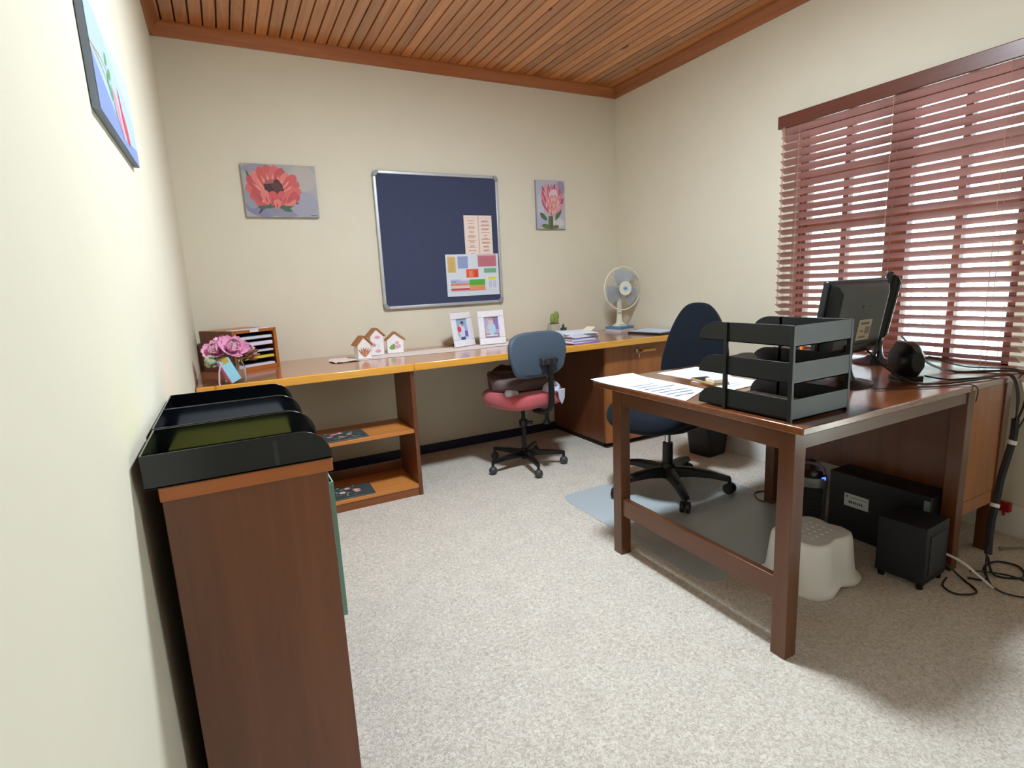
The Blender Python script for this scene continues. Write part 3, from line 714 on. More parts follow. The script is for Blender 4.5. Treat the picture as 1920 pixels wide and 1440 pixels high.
cable('speaker_cable', [(2.425, -2.525, .815), (2.50, -2.56, .785), (2.58, -2.58, .765), (2.68, -2.60, .752), (2.765, -2.665, .742), (2.795, -2.702, .71), (2.775, -2.705, .60), (2.71, -2.70, .52)], .0026, 'thin black cable from the loudspeaker to the far desk corner')
cable('speaker_cable', [(2.375, -2.54, .75), (2.42, -2.59, .7385), (2.50, -2.63, .738), (2.57, -2.655, .738), (2.63, -2.69, .739), (2.65, -2.708, .68), (2.685, -2.705, .56)], .003, 'black cable from the loudspeaker base over the desk edge')
cable('keyboard_cable', [(2.08, -2.53, .739), (2.2, -2.60, .738), (2.32, -2.655, .738), (2.375, -2.682, .738), (2.392, -2.695, .72), (2.40, -2.690, .675)], .0018, 'thin cable lying across the desk front edge')
cable('cable_bundle', [(2.69, -2.70, .57), (2.705, -2.695, .50), (2.69, -2.69, .42), (2.672, -2.685, .34), (2.655, -2.685, .25), (2.62, -2.69, .16), (2.60, -2.70, .06)], .0125, 'thick black cable bundle hanging down the desk pedestal', plain('cable_sleeve', (26, 25, 34), .6, noise=.4, nscale=120, bump=.6))
for p, q_, lab in (((2.701, -2.696, .487), (2.698, -2.694, .472), 'upper'), ((2.652, -2.685, .245), (2.647, -2.685, .232), 'lower')):
    single('cable_tie', MB().cyl(Vector(p)-Vector(p), Vector(q_)-Vector(p), .0145, n=14), white_m, lab + ' white tape band around the hanging cable bundle', 'cable tie', p)
cable('floor_cable', [(2.60, -2.70, .05), (2.56, -2.74, .006), (2.62, -2.80, .006), (2.70, -2.76, .006), (2.68, -2.70, .006), (2.58, -2.70, .010), (2.50, -2.74, .006), (2.46, -2.70, .006)], .004, 'black cable looped on the carpet below the cable bundle')
cable('floor_cable', [(2.44, -2.62, .05), (2.44, -2.69, .006), (2.38, -2.76, .006), (2.31, -2.73, .006), (2.33, -2.68, .006), (2.40, -2.66, .006)], .0035, 'black cable loop on the carpet beside the subwoofer')
cable('floor_cable', [(2.62, -2.69, .12), (2.52, -2.73, .02), (2.45, -2.80, .006), (2.50, -2.88, .006), (2.58, -2.86, .006), (2.60, -2.78, .006), (2.55, -2.72, .012), (2.47, -2.70, .03)], .003, 'long thin black cable curling on the carpet in front of the pedestal')
cable('white_cable', [(2.42, -2.61, .09), (2.44, -2.68, .07), (2.46, -2.73, .03), (2.45, -2.78, .008)], .0045, 'white cable plugged in behind the subwoofer', white_m)
cable('wall_cable', [(2.80, -2.66, .01), (2.88, -2.70, .006), (2.95, -2.76, .006), (2.975, -2.95, .006)], .004, 'grey cable on the carpet along the white skirting', plain('grey_cable', (120, 118, 112), .5))
cable('heater_cord', [(2.47, -1.90, .02), (2.45, -1.82, .006), (2.52, -1.74, .006), (2.60, -1.78, .006), (2.58, -1.86, .006), (2.50, -1.92, .006)], .0035, 'dark red cord curled on the carpet behind the desk pedestal', plain('red_cord', (84, 40, 40), .5))

# ------------------------------------------------------------------ things under the desk
pcb = thing('computer_case', 'black computer case with white label beside the pedestal', 'computer', (2.48, -2.39, 0))
obj('case_body', MB().box(2.414, 2.545, -2.585, -2.195, .012, .288), plain('case_black', (16, 17, 22), .4), pcb, bev=.004, world=True)
for y in (-2.56, -2.24): obj('foot', MB().box(2.424, 2.535, y, y+.03, 0, .012), black_m, pcb, world=True)
obj('label_plate', MB().box(2.4125, 2.4142, -2.363, -2.263, .150, .205), plain('label_white', (196, 200, 202), .6), pcb, world=True)
P = Paint((2.4125, -2.263, .150), (0, -.10, 0), (0, 0, .055), (-1, 0, 0))
P.ell(.12, .78, .05, .1, (90, 110, 170)); P.rect(.25, .72, .95, .78, (120, 124, 130)); P.rect(.2, .28, .28, .46, (70, 72, 78))
for k in range(7): P.rect(.2+k*.085, .27, .26+k*.085, .47, (84, 86, 92))
P.done('label_print', pcb)
obj('socket_plate', MB().box(2.4125, 2.4142, -2.58, -2.56, .225, .27), plain('port_grey', (120, 130, 132), .5), pcb, world=True)
sb = thing('subwoofer', 'black box subwoofer on small feet under the desk', 'speaker', (2.318, -2.575, 0), R(3))
obj('cabinet', MB().box(-.085, .085, -.08, .08, .022, .235), plain('sub_black', (17, 19, 26), .55), sb, bev=.004)
for sx in (-1, 1):
    for sy in (-1, 1): obj('foot', MB().cyl((sx*.068, sy*.063, 0), (sx*.068, sy*.063, .024), .011, .013, 12), black_m, sb)
obj('rear_plate', MB().box(-.055, .055, -.0825, -.08, .05, .20), plain('sub_plate', (40, 44, 52), .5), sb, bev=.001)

ht = thing('fan_heater', 'silver and black fan heater with carrying handle under the desk', 'heater', (2.418, -2.085, 0), R(-54))
slv = plain('heater_silver', (150, 152, 158), .3, .5)
hb = [(x, y) for x, y in sup(.085, .06, 3, 28)]
obj('body', MB().loft([[(x*s_, y*s_, z) for x, y in hb] for z, s_ in ((0, .9), (.01, .96), (.03, .94), (.13, .98), (.215, 1.0), (.232, .96))]), slv, ht)
obj('grille', MB().prism([(-.058, .045), (.058, .045), (.064, .19), (-.064, .19)], -.0625, -.045, 'y'), plain('heater_grille', (22, 24, 26), .5), ht, bev=.002)
for k in range(7): obj('grille_bar', MB().box(-.056, .056, -.0645, -.062, .06+k*.018, .0625+k*.018), plain('heater_bar', (52, 54, 56), .4), ht)
obj('control_panel', MB().loft([[(x*.86, y*.86, z) for x, y in hb] for z in (.232, .238)]), black_m, ht)
obj('handle', MB().tube(spline([(-.07, 0, .225), (-.066, .005, .262), (-.03, .01, .282), (.03, .01, .282), (.066, .005, .262), (.07, 0, .225)], 5), .007, 8), slv, ht)
obj('dial', MB().cyl((.03, -.02, .238), (.03, -.02, .25), .014), slv, ht)
obj('power_light', MB().box(.058, .074, -.043, -.030, .226, .236), plain('blue_led', (40, 60, 255), .4, emit=5), ht)

# step stool
stl = thing('step_stool', 'white plastic step stool under the near desk corner', 'stool', (2.01, -2.385, 0), R(2))
def so(k_, z, w=.10, arch=0.0, n=72):
    out = []
    for k in range(n):
        t_ = 2*math.pi*k/n; c, s_ = math.cos(t_), math.sin(t_); e = 2/4.2
        x = math.copysign(abs(c)**e, c); y = math.copysign(abs(s_)**e, s_)
        g = max(0, math.cos(4*math.atan2(y, x)))**1.2
        out.append((x*.128*k_*(1-w*g), y*.108*k_*(1-w*g), z + arch*g))
    return out
sw = plain('stool_plastic', (246, 247, 245), .45, noise=.02)
obj('stool_shell', MB().loft([so(1.24, 0, .10, .012), so(1.27, .007, .10, .012), so(1.24, .018, .10, .012), so(1.15, .030, .10, .012), so(1.10, .046, .11, .008), so(1.0, .168, .11), so(.975, .179, .11), so(.92, .184, .10)], cap0=False, cap1=False), sw, stl, smooth=60)
obj('tread', MB().loft([so(.925, .1835, .10), so(.90, .186, .10)], cap0=True), plain('stool_tread', (230, 230, 228), .6, noise=.05, nscale=120, bump=.5), stl)
gb = None
for i in range(5):
    for j in range(4):
        if gb is None: gb = obj('grip_dot', MB().lathe([(.006, 0), (.005, .0012), (.001, .0016)], 10), sw, stl); o = gb
        else: o = share(gb, 'grip_dot', stl)
        o.location = (-.060+i*.030, -.040+j*.027, .186)

# bins and plug
bn = thing('waste_bin', 'black square waste bin under the worktop beside the white skirting', 'bin', (2.845, -1.11, 0), R(6))
def sqr(a, z): return [(x, y, z) for x, y in sup(a, a*.95, 8, 32)]
obj('bin_body', MB().loft([sqr(.085, 0), sqr(.088, .01), sqr(.112, .27), sqr(.108, .27), sqr(.082, .012)], cap1=True), plain('bin_black', (26, 27, 31), .5), bn)
obj('rim', MB().loft([sqr(.116, .262), sqr(.117, .276), sqr(.109, .276), sqr(.108, .262)], False, False), plain('bin_black', (26, 27, 31), .5), bn)
bb = thing('recycling_bin', 'dark blue round bin behind the desk by the window wall', 'bin', (2.875, -1.665, 0))
bm_ = plain('bin_blue', (30, 58, 120), .45)
obj('bin_body', MB().lathe([(.085, 0), (.088, .008), (.108, .30), (.104, .30), (.08, .012), (.001, .012)], 32, cap1=False), bm_, bb)
obj('rim', MB().lathe([(.108, .292), (.113, .294), (.113, .306), (.104, .306)], 32, cap0=False, cap1=False), bm_, bb)
pg = thing('wall_plug', 'small red plug on the white skirting beside the desk leg', 'plug', (W_-.02, -2.60, .105))
obj('plug_body', MB().box(-.022, .002, -.022, .022, 0, .04), plain('red_plastic', (170, 26, 30), .4), pg, bev=.003)
obj('cord_boot', MB().cyl((-.01, 0, 0), (-.012, 0, -.02), .007, .005, 10), plain('red_plastic', (170, 26, 30), .4), pg)

# chair mat
mat_m, nt, b_ = nodes('mat_plastic'); b_.inputs['Base Color'].default_value = lin((206, 216, 222)) + (1,); b_.inputs['Roughness'].default_value = .28
tr_ = nt.nodes.new('ShaderNodeBsdfTransparent'); mxs = nt.nodes.new('ShaderNodeMixShader'); mxs.inputs[0].default_value = .6
nt.links.new(tr_.outputs[0], mxs.inputs[1]); nt.links.new(b_.outputs[0], mxs.inputs[2]); nt.links.new(mxs.outputs[0], nt.nodes['Material Output'].inputs['Surface'])
single('chair_mat', MB().prism([(x, y) for x, y in sup(.455, .52, 14, 56)], 0, .0025, 'z'), mat_m, 'translucent grey plastic chair mat under the dark office chair', 'mat', (2.095, -1.715, .001), 0)

# ------------------------------------------------------------------ typist chair (grey back, red seat)
def castor(parent, c, r, ball, mat, stem):
    o = obj('castor', MB().ball((0, 0, r), r, 10, (1, 1, 1)) if ball else MB().cyl((-.022, 0, r), (-.006, 0, r), r, n=20).cyl((.006, 0, r), (.022, 0, r), r, n=20), mat, parent)
    o.location = c
    obj('castor_stem', MB().cyl((0, 0, r), (0, 0, stem), .009, n=10), blackmet_m, o)
    return o
c1 = thing('typist_chair', 'small typist chair with grey back and red seat at the worktop', 'chair', (1.745, -.635, 0))
steel = plain('chair_steel', (30, 28, 28), .25, .4)
for k in range(5):
    a = R(-100 + 72*k); dx, dy = math.cos(a), math.sin(a)
    m = MB(); rings = []
    for t_, hw, zt, zb in ((.02, .018, .105, .065), (.12, .016, .10, .07), (.25, .012, .088, .068)):
        p = Vector((dx*t_, dy*t_, 0)); sd = Vector((-dy, dx, 0))
        rings.append([p - sd*hw + Vector((0, 0, zb)), p + sd*hw + Vector((0, 0, zb)), p + sd*hw*.8 + Vector((0, 0, zt)), p - sd*hw*.8 + Vector((0, 0, zt))])
    obj('base_arm', m.loft(rings), steel, c1, bev=.003)
    castor(c1, (dx*.247, dy*.247, 0), .026, True, plain('castor_grey', (62, 62, 66), .5), .085)
obj('column', MB().cyl((0, 0, .05), (0, 0, .115), .026, n=18).cyl((0, 0, .1), (0, 0, .31), .016, n=16).cyl((0, 0, .29), (0, 0, .40), .012, n=14), steel, c1)
obj('height_knob', MB().cyl((0, 0, .265), (0, 0, .30), .028, n=12).cyl((.02, -.01, .283), (.05, -.03, .283), .01, n=10), black_m, c1)
YW = R(12)
st = cushion(.235, .215, .075, 3.2, .5).map(lambda p: Vector((p.x, p.y, p.z + .018*((p.x/.235)**2 + (p.y/.215)**2)*(p.z > 0)))).rz(YW).mv((.0, -.01, .450))
obj('seat', st, plain('red_fabric', (190, 86, 92), .9, noise=.12, nscale=200, bump=.3, sheen=.3), c1)
obj('seat_pan', MB().box(-.09, .09, -.1, .1, .388, .415).rz(YW), blackmet_m, c1, bev=.004)
bkr = cushion(.212, .132, .04, 3.6, .35)
def bend(p): return Vector((p.x*(1-.08*(p.y < 0)), -p.z - .28*p.x*p.x*2.2, p.y))
bk_m = plain('grey_shell', (74, 88, 104), .55, noise=.05)
o = obj('backrest', bkr.map(bend).rx(R(-4)).rz(YW*.9).mv((-.035, -.245, .742)), bk_m, c1)
obj('back_bracket', MB().box(-.056, .056, -.018, .018, -.02, .02).rz(YW*.9).mv((.025, -.292, .705)), plain('bracket_grey', (70, 68, 72), .35, .3), c1, bev=.004)
for sx in (-.046, .046): obj('screw', MB().cyl((sx, -.018, 0), (sx, -.0215, 0), .006, n=10).rz(YW*.9).mv((.025, -.292, .705)), chrome_m, c1)
obj('back_post', MB().tube(spline([(.03, -.295, .715), (.03, -.30, .60), (.028, -.30, .46), (.024, -.26, .40), (.018, -.12, .385)], 6), .018, 8), blackmet_m, c1)
obj('tension_knob', MB().cyl((.03, -.24, .392), (.03, -.24, .34), .013, n=10).cyl((.03, -.24, .34), (.03, -.24, .322), .022, n=12), black_m, c1)
# clothes on the seat
def blob(a, b, h, seed, amp=.012, n=18):
    rr = random.Random(seed); ph = [rr.uniform(0, 6) for _ in range(6)]
    m = cushion(a, b, h, 3.2, .45, 40)
    return m.map(lambda p: Vector((p.x*(1+.06*math.sin(5*p.y/b+ph[0])), p.y*(1+.06*math.sin(4*p.x/a+ph[1])), p.z + (amp*math.sin(p.x*38+ph[2]) + amp*.7*math.sin(p.y*44+ph[3]+p.x*20)) * (p.z > -.2*h))))
jk = thing('folded_jacket', 'dark brown jacket folded on the red chair seat', 'jacket', (1.735, -.60, .490), YW)
jm = plain('dark_brown_cloth', (112, 96, 96), .95, spec=.2, noise=.2, nscale=90, bump=.4)
obj('folded_body', blob(.19, .17, .06, 4, .007).map(lambda p: Vector((p.x*(1 - .5*max(0, p.y)), p.y, p.z + .045 + .30*max(0, p.y+.06)*(p.z > -.01)))), jm, jk)
obj('collar_fold', blob(.12, .045, .03, 14, .005).mv((.0, .09, .108)), jm, jk)
cl_m = plain('lilac_cloth', (206, 204, 226), .9, noise=.06, nscale=60, bump=.4)
ws = thing('white_shirt', 'crumpled pale lilac shirt under the dark jacket on the chair', 'shirt', (1.86, -.80, .482), YW)
obj('shirt_fold', blob(.055, .045, .06, 9, .008).mv((.0, .0, .032)), cl_m, ws)
obj('collar', MB().tube(spline([(-.05, -.02, .03), (-.055, -.035, .06), (-.02, -.04, .075), (.01, -.045, .05), (-.01, -.05, .02)], 5), .012, 8), cl_m, ws)
obj('hanging_corner', MB().prism([(.0, .03), (.055, .03), (.05, -.03), (.028, -.065), (.008, -.03)], -.062, -.05, 'y'), cl_m, ws, bev=.004)
wp = single('white_cloth', blob(.045, .03, .05, 21, .006).mv((0, 0, .026)), cl_m, 'small pale cloth showing at the left of the folded jacket', 'cloth', (1.60, -.775, .482), YW)

# ------------------------------------------------------------------ black office chair
c2 = thing('office_chair', 'tall black swivel office chair behind the desk', 'chair', (2.19, -1.44, .0035))
nyl = plain('black_nylon', (20, 21, 24), .45)
blk = plain('black_fabric', (20, 26, 36), .95, spec=.2, noise=.15, nscale=150, bump=.3, sheen=.05)
for k in range(5):
    a = R(-118 + 72*k); dx, dy = math.cos(a), math.sin(a); sd = Vector((-dy, dx, 0)); rings = []
    for t_, hw, zt, zb in ((.03, .03, .135, .075), (.12, .027, .132, .085), (.22, .024, .118, .082), (.32, .02, .092, .065)):
        p = Vector((dx*t_, dy*t_, 0))
        rings.append([p - sd*hw + Vector((0, 0, zb)), p + sd*hw + Vector((0, 0, zb)), p + sd*hw*.9 + Vector((0, 0, zt-.01)), p + sd*hw*.4 + Vector((0, 0, zt)), p - sd*hw*.4 + Vector((0, 0, zt)), p - sd*hw*.9 + Vector((0, 0, zt-.01))])
    obj('base_arm', MB().loft(rings), nyl, c2, bev=.004)
    cs = castor(c2, (dx*.315, dy*.315, 0), .028, False, nyl, .08); cs.rotation_euler = (0, 0, a + R(60))
obj('hub', MB().lathe([(.04, .07), (.042, .13), (.034, .15)], 20), nyl, c2)
obj('column_shroud', MB().cyl((0, 0, .12), (0, 0, .265), .029, .027, 20), nyl, c2)
obj('gas_lift', MB().cyl((0, 0, .26), (0, 0, .355), .015, n=16), chrome_m, c2)
CY = R(190)    # chair faces local -y -> rotated
Q = Matrix.Rotation(R(-78), 3, 'Z')
def cq(m): return m.map(lambda p: Q @ p)
obj('mechanism', cq(MB().box(-.06, .06, -.10, .12, .352, .392)), nyl, c2, bev=.006)
obj('tilt_plate', cq(MB().box(-.025, .03, -.045, .02, .338, .362)), plain('plate_metal', (150, 146, 120), .4, .6), c2)
seat = cushion(.245, .25, .085, 3.0, .5, 40).map(lambda p: Vector((p.x, p.y, p.z - .03*max(0, -p.y-.12)/.12 + .02*(p.x/.25)**2)))
obj('seat', cq(seat.mv((.0, -.075, .442))), blk, c2)
obj('seat_shell', cq(cushion(.21, .215, .04, 3, .5, 36).mv((0, -.06, .400))), nyl, c2)
# backrest: tall tapering outline
def outline(w0, w1, h, n=44):
    o = []
    for k in range(n):
        t_ = 2*math.pi*k/n; c, s_ = math.cos(t_), math.sin(t_); y = h/2*math.copysign(abs(s_)**.72, s_); u = (y + h/2)/h
        w = w0*(1-u)**1.0 + w1*u; w += .02*math.sin(u*math.pi); o.append((w*math.copysign(abs(c)**.62, c), y))
    return o
ol = outline(.225, .115, .50); th = .075; rings = []
for k in range(8):
    ph_ = -math.pi/2 + math.pi*k/7; f = 1 - .16*(1-math.cos(ph_))
    rings.append([(x*f, th/2*math.sin(ph_) + .22*x*x*-1 + .10*(y/.25)**2*-.2, y*(1-.09*(1-math.cos(ph_)))) for x, y in ol])
bkm = MB().loft(rings).rx(R(-9))
obj('backrest', cq(bkm.mv((0, .265, .745))), blk, c2)
obj('back_support', cq(MB().tube(spline([(0, .10, .372), (0, .26, .375), (0, .33, .45), (0, .325, .60)], 6), .02, 8).map(lambda p: Vector((p.x*1.8, p.y, p.z)))), nyl, c2)

# ------------------------------------------------------------------ things on the worktop
ZW = .7505
rk = thing('letter_rack', 'wooden letter rack with five slots in the back left corner', 'letter rack', (.185, -.38, ZW), math.atan2(.137, .219))
rw = wood('rack_wood', (196, 120, 46), (160, 88, 28), 'x', .9, .4, .2); rs = wood('rack_side_wood', (132, 76, 40), (100, 54, 26), 'z', .9, .4, .2)
RW_, RD, RH = .258, .30, .222
for x in (0, RW_-.012):
    obj('side_panel', MB().box(x, x+.012, .008, RD, 0, RH), rs, rk)
    obj('front_stile', MB().box(x-.001, x+.017 if x == 0 else x+.013, 0, .009, 0, RH), rw, rk) if x == 0 else obj('front_stile', MB().box(x-.005, x+.013, 0, .009, 0, RH), rw, rk)
obj('top_panel', MB().box(.012, RW_-.012, .0, RD, RH-.016, RH), rw, rk)
obj('bottom_panel', MB().box(.012, RW_-.012, .0, RD, 0, .022), rw, rk)
obj('back_panel', MB().box(0, RW_, RD, RD+.006, 0, RH), rs, rk)
dm = plain('rack_divider', (92, 50, 28), .5)
for k in range(4): obj('divider', MB().box(.012, RW_-.012, .012, RD, .058+k*.036, .0615+k*.036), dm, rk)
obj('name_tag', MB().box(.10, .15, -.0012, 0, RH-.014, RH-.001), paper_m, rk)
obj('top_ledge', MB().box(.0, RW_, .006, .05, RH, RH+.003), paper_m, rk)
T = Matrix.Translation(rk.location) @ Matrix.Rotation(rk.rotation_euler.z, 4, 'Z')
for k, (z, th_, c, lab) in enumerate(((.0225, .010, (222, 218, 240), 'white envelopes in the lowest slot of the letter rack'), (.062, .012, (222, 206, 70), 'yellow envelope in the second slot of the letter rack'), (.098, .008, (216, 222, 244), 'thin white papers in the middle slot of the letter rack'),
                                      (.134, .018, (206, 212, 240), 'thick white papers in the fourth slot of the letter rack'), (.170, .014, (206, 220, 236), 'white papers in the top slot of the letter rack'))):
    single('envelope_pile', MB().box(.02, RW_-.026, .006, .25, 0, th_), plain('rack_paper_%d' % c[2], c, .8, noise=.02), lab, 'papers', T @ Vector((0, 0, z)), rk.rotation_euler.z, 'papers in the letter rack')

# vase of artificial flowers
vs_ = thing('glass_vase', 'clear glass vase holding the pink flowers', 'vase', (.172, -.66, ZW))
gm, nt, b_ = nodes('vase_glass'); b_.inputs['Base Color'].default_value = (.93, .96, .97, 1); b_.inputs['Roughness'].default_value = .05; b_.inputs['Transmission Weight'].default_value = .92; b_.inputs['IOR'].default_value = 1.2
obj('vase_body', MB().lathe([(.044, 0), (.050, .01), (.048, .06), (.036, .10), (.030, .115), (.033, .125), (.030, .125), (.027, .115), (.033, .10), (.045, .06), (.046, .012), (.001, .010)], 28, cap1=False), gm, vs_)
pm_ = [plain('peony_pink', (236, 164, 200), .8, noise=.15, nscale=60), plain('peony_light', (242, 192, 216), .8, noise=.1, nscale=60)]
def petal_mesh(l, w, cup):
    m = MB(); K = 5; vs = []
    for i in range(K+1):
        u = i/K; ww = w*math.sin(math.pi*(.12+.80*u))**.8
        for j in range(5):
            v = (j-2)/2; vs.append((v*ww, u*l*math.cos(cup*u), u*l*math.sin(cup*u) + abs(v)*.3*ww + .004*math.sin(v*5+u*4)))
    fs = [(i*5+j, i*5+j+1, i*5+j+6, i*5+j+5) for i in range(K) for j in range(4)]
    return m.add(vs, fs)
stem_m = plain('stem_green', (110, 130, 90), .7)
def peony(c, r, tilt, label, mats, seed):
    rr = random.Random(seed); t = thing('artificial_peony', label, 'flower', c, 0, 'pink flowers in the vase')
    d = Vector((tilt[0], tilt[1], 1)).normalized(); q0 = d.to_track_quat('Z', 'Y').to_matrix()
    protos = {}
    for ring, (np_, ln, cup, ti) in enumerate(((5, .7, 1.1, 1.0), (6, .95, .8, .6), (8, 1.05, .45, .12))):
        for k in range(np_):
            a = 2*math.pi*k/np_ + ring*.5 + rr.uniform(-.15, .15)
            if ring not in protos: protos[ring] = o = obj('petal', petal_mesh(r*ln, r*.40, cup), mats[ring % 2], t, smooth=180)
            else: o = share(protos[ring], 'petal', t)
            rot = q0 @ Matrix.Rotation(a, 3, 'Z') @ Matrix.Rotation(ti + rr.uniform(-.12, .12), 3, 'X')
            o.rotation_euler = rot.to_euler()
    stv = Vector((.172, -.66, ZW+.02)) - Vector(c)
    obj('stem', MB().tube(spline([(0, 0, 0), tuple(stv*.45 + Vector((0, 0, .012))), tuple(stv)], 5), .0022, 6), stem_m, t)
peony((.105, -.675, .892), .062, (-.3, -.9), 'pink peony at the left of the vase, nearest the wall', pm_, 1)
peony((.172, -.685, .898), .072, (.25, -1.0), 'largest pink peony in the middle of the vase', pm_, 2)
peony((.222, -.66, .878), .055, (.9, -.8), 'pink peony at the right of the vase, in front of the rack', pm_, 3)
peony((.140, -.645, .922), .052, (-.1, -.4), 'topmost small pink peony in the vase', pm_[::-1], 4)
hy = thing('artificial_hydrangea', 'pale green artificial blossom at the left of the vase', 'flower', (.082, -.70, .858))
pg_ = plain('blossom_green', (176, 190, 160), .85, noise=.15, nscale=50)
rr = random.Random(11); pp_ = None
for k in range(16):
    d = Vector((rr.gauss(0, 1), rr.gauss(-.4, 1), rr.gauss(.2, 1))).normalized()
    if pp_ is None: pp_ = obj('floret', MB().ball((0, 0, 0), .014, 6, (1, 1, .7)), pg_, hy); o = pp_
    else: o = share(pp_, 'floret', hy)
    o.location = d*.024; o.rotation_euler = d.to_track_quat('Z', 'Y').to_euler()
obj('stem', MB().tube(spline([(0, 0, 0), (.03, .0, -.02), (.07, .012, -.10)], 5), .0022, 6), stem_m, hy)
lv = thing('dried_sprig', 'brown dried leaves hanging at the right of the pink flowers', 'dried leaves', (.19, -.665, .858))
dl = plain('dried_leaf', (160, 124, 76), .85, noise=.25)
p0 = None
for k in range(13):
    if p0 is None: p0 = obj('leaf', petal_mesh(.055, .011, .25), dl, lv, smooth=180); o = p0
    else: o = share(p0, 'leaf', lv)
    o.location = (random.uniform(-.02, .05), random.uniform(-.03, .0), random.uniform(-.012, .02)); o.rotation_euler = (random.uniform(-.5, .3), random.uniform(-.6, .6), R(-90) + random.uniform(-.9, .9))
obj('stem', MB().tube([(0, 0, 0), (-.015, .005, -.09)], .002, 6), dl, lv)
# gift box
gf = thing('gift_box', 'pale blue gift box with gold clasp leaning on the vase', 'gift box', (.150, -.735, ZW), R(24))
ti = R(-24)
obj('box_body', MB().box(-.024, .024, -.017, .017, 0, .115).ry(ti).mv((.02, 0, .012)), plain('gift_blue', (150, 206, 226), .5), gf, bev=.001)
obj('gold_clasp', MB().box(-.013, .017, -.0185, .0185, .096, .118).ry(ti).mv((.02, 0, .012)), plain('gift_gold', (206, 176, 84), .3, .5), gf, bev=.001)
obj('pink_side', MB().box(-.0255, -.0235, -.0165, .0165, .004, .112).ry(ti).mv((.02, 0, .012)), plain('gift_pink', (232, 130, 176), .5), gf)
obj('ribbon', MB().tube(spline([(-.028, -.014, .11), (-.05, -.018, .08), (-.06, -.02, .03), (-.062, -.02, .002)], 5), .004, 6), plain('gift_ribbon', (206, 176, 196), .4), gf)

# table runner
rn = MB(); pts = []; K = 46; rr = random.Random(5)
for i in range(K+1):
    x = .66 + (2.20-.66)*i/K; wv = .006*math.sin(i*2.1)
    for j in range(7):
        v = j/6; y = -.405 + wv*(j == 0) + (.22)*v + .02*math.sin(i*.21)*(1-v); x_ = x + (.05*abs(v-.5)*(1 if i == 0 else 0))
        z = ZW + .0012 + (.006*abs(math.sin(i*1.3+j)) if i < 5 else .0006*math.sin(i*2+j*1.7)**2)
        pts.append(Vector((x_, y, z)))
n_ = len(pts); fs = []
for i in range(K):
    for j in range(6): q_ = i*7+j; fs += [(q_, q_+7, q_+8, q_+1), (n_+q_, n_+q_+1, n_+q_+8, n_+q_+7)]
for i in range(K): fs += [(i*7, n_+i*7, n_+i*7+7, i*7+7), (i*7+6, i*7+13, n_+i*7+13, n_+i*7+6)]
for j in range(6): fs += [(j, j+1, n_+j+1, n_+j), (K*7+j, n_+K*7+j, n_+K*7+j+1, K*7+j+1)]
b0_ = Vector((1.43, -.3, ZW))
single('table_runner', rn.add([p - b0_ for p in pts + [p - Vector((0, 0, .001)) for p in pts]], fs), plain('runner_lace', (232, 218, 212), .85, noise=.06, nscale=150, bump=.4), 'narrow off-white lace runner along the worktop', 'runner', b0_)
ZR = ZW + .004

# wooden birdhouses
roof_m = wood('birdhouse_roof', (182, 112, 54), (150, 84, 36), 'x', 1, .5, .1)
hb_m = plain('birdhouse_white', (238, 236, 234), .6, noise=.03)
def birdhouse(label, x, y, rz, w, d, h, apex, kind):
    t = thing('birdhouse_ornament', label, 'ornament', (x, y, ZR), rz, 'painted birdhouse ornaments')
    obj('body', MB().prism([(-w/2, 0), (w/2, 0), (w/2, h), (0, apex), (-w/2, h)], 0, d, 'y'), hb_m, t, bev=.001)
    sl_ = math.atan2(apex-h, w/2); ln = math.hypot(apex-h, w/2) + .014
    for s_ in (-1, 1):
        o = obj('roof_panel', MB().box(0, ln, -.008, d+.006, 0, .008).ry(sl_), roof_m, t, bev=.001) if s_ > 0 else obj('roof_panel', MB().box(-ln, 0, -.008, d+.006, 0, .008).ry(-sl_), roof_m, t, bev=.001)
        o.location = (0, 0, apex+.001)
    P = Paint((-w/2, 0, 0), (w, 0, 0), (0, 0, h), (0, -1, 0)); A = w/h
    if kind == 0:
        for a in (50, 65, 80, 95, 110, 125): P.petal(.5, .08, a, .75, .13, (196, 132, 106), A); P.petal(.5, .1, a+4, .6, .03, (150, 84, 66), A)
        P.ell(.5, .4, .14, .22, (206, 150, 126)); P.petal(.5, .2, 90, .5, .1, (170, 96, 76), A)
    elif kind == 1:
        for cx, cz in ((.55, .93), (.55, .22), (.05, .55)):
            for a in (30, 60, 90, 120, 150): P.petal(min(max(cx, .2), .8), cz-.1, a, .2, .07, (226, 160, 190), A)
        P.petal(.35, .45, 120, .12, .06, (130, 150, 90), A); P.petal(.6, .35, 80, .2, .05, (196, 206, 226), A)
    else:
        for a in (100, 130, 160): P.petal(.45, .3, a, .42, .22, (118, 160, 80), A)
        for cx, cz in ((.62, .75), (.72, .5), (.6, .45)):
            for a in (0, 60, 120, 180, 240, 300): P.petal(cx, cz, a, .16, .1, (232, 170, 196), A)
    P.done('painted_flower', t, world=False)
birdhouse('leftmost white birdhouse ornament with a brown protea', .862, -.345, R(8), .080, .065, .085, .128, 0)
birdhouse('tallest birdhouse ornament, in the middle, with pink flowers', .968, -.225, R(2), .080, .065, .120, .160, 1)
birdhouse('rightmost birdhouse ornament with green leaf and pink blossoms', 1.083, -.215, R(-12), .100, .065, .085, .126, 2)

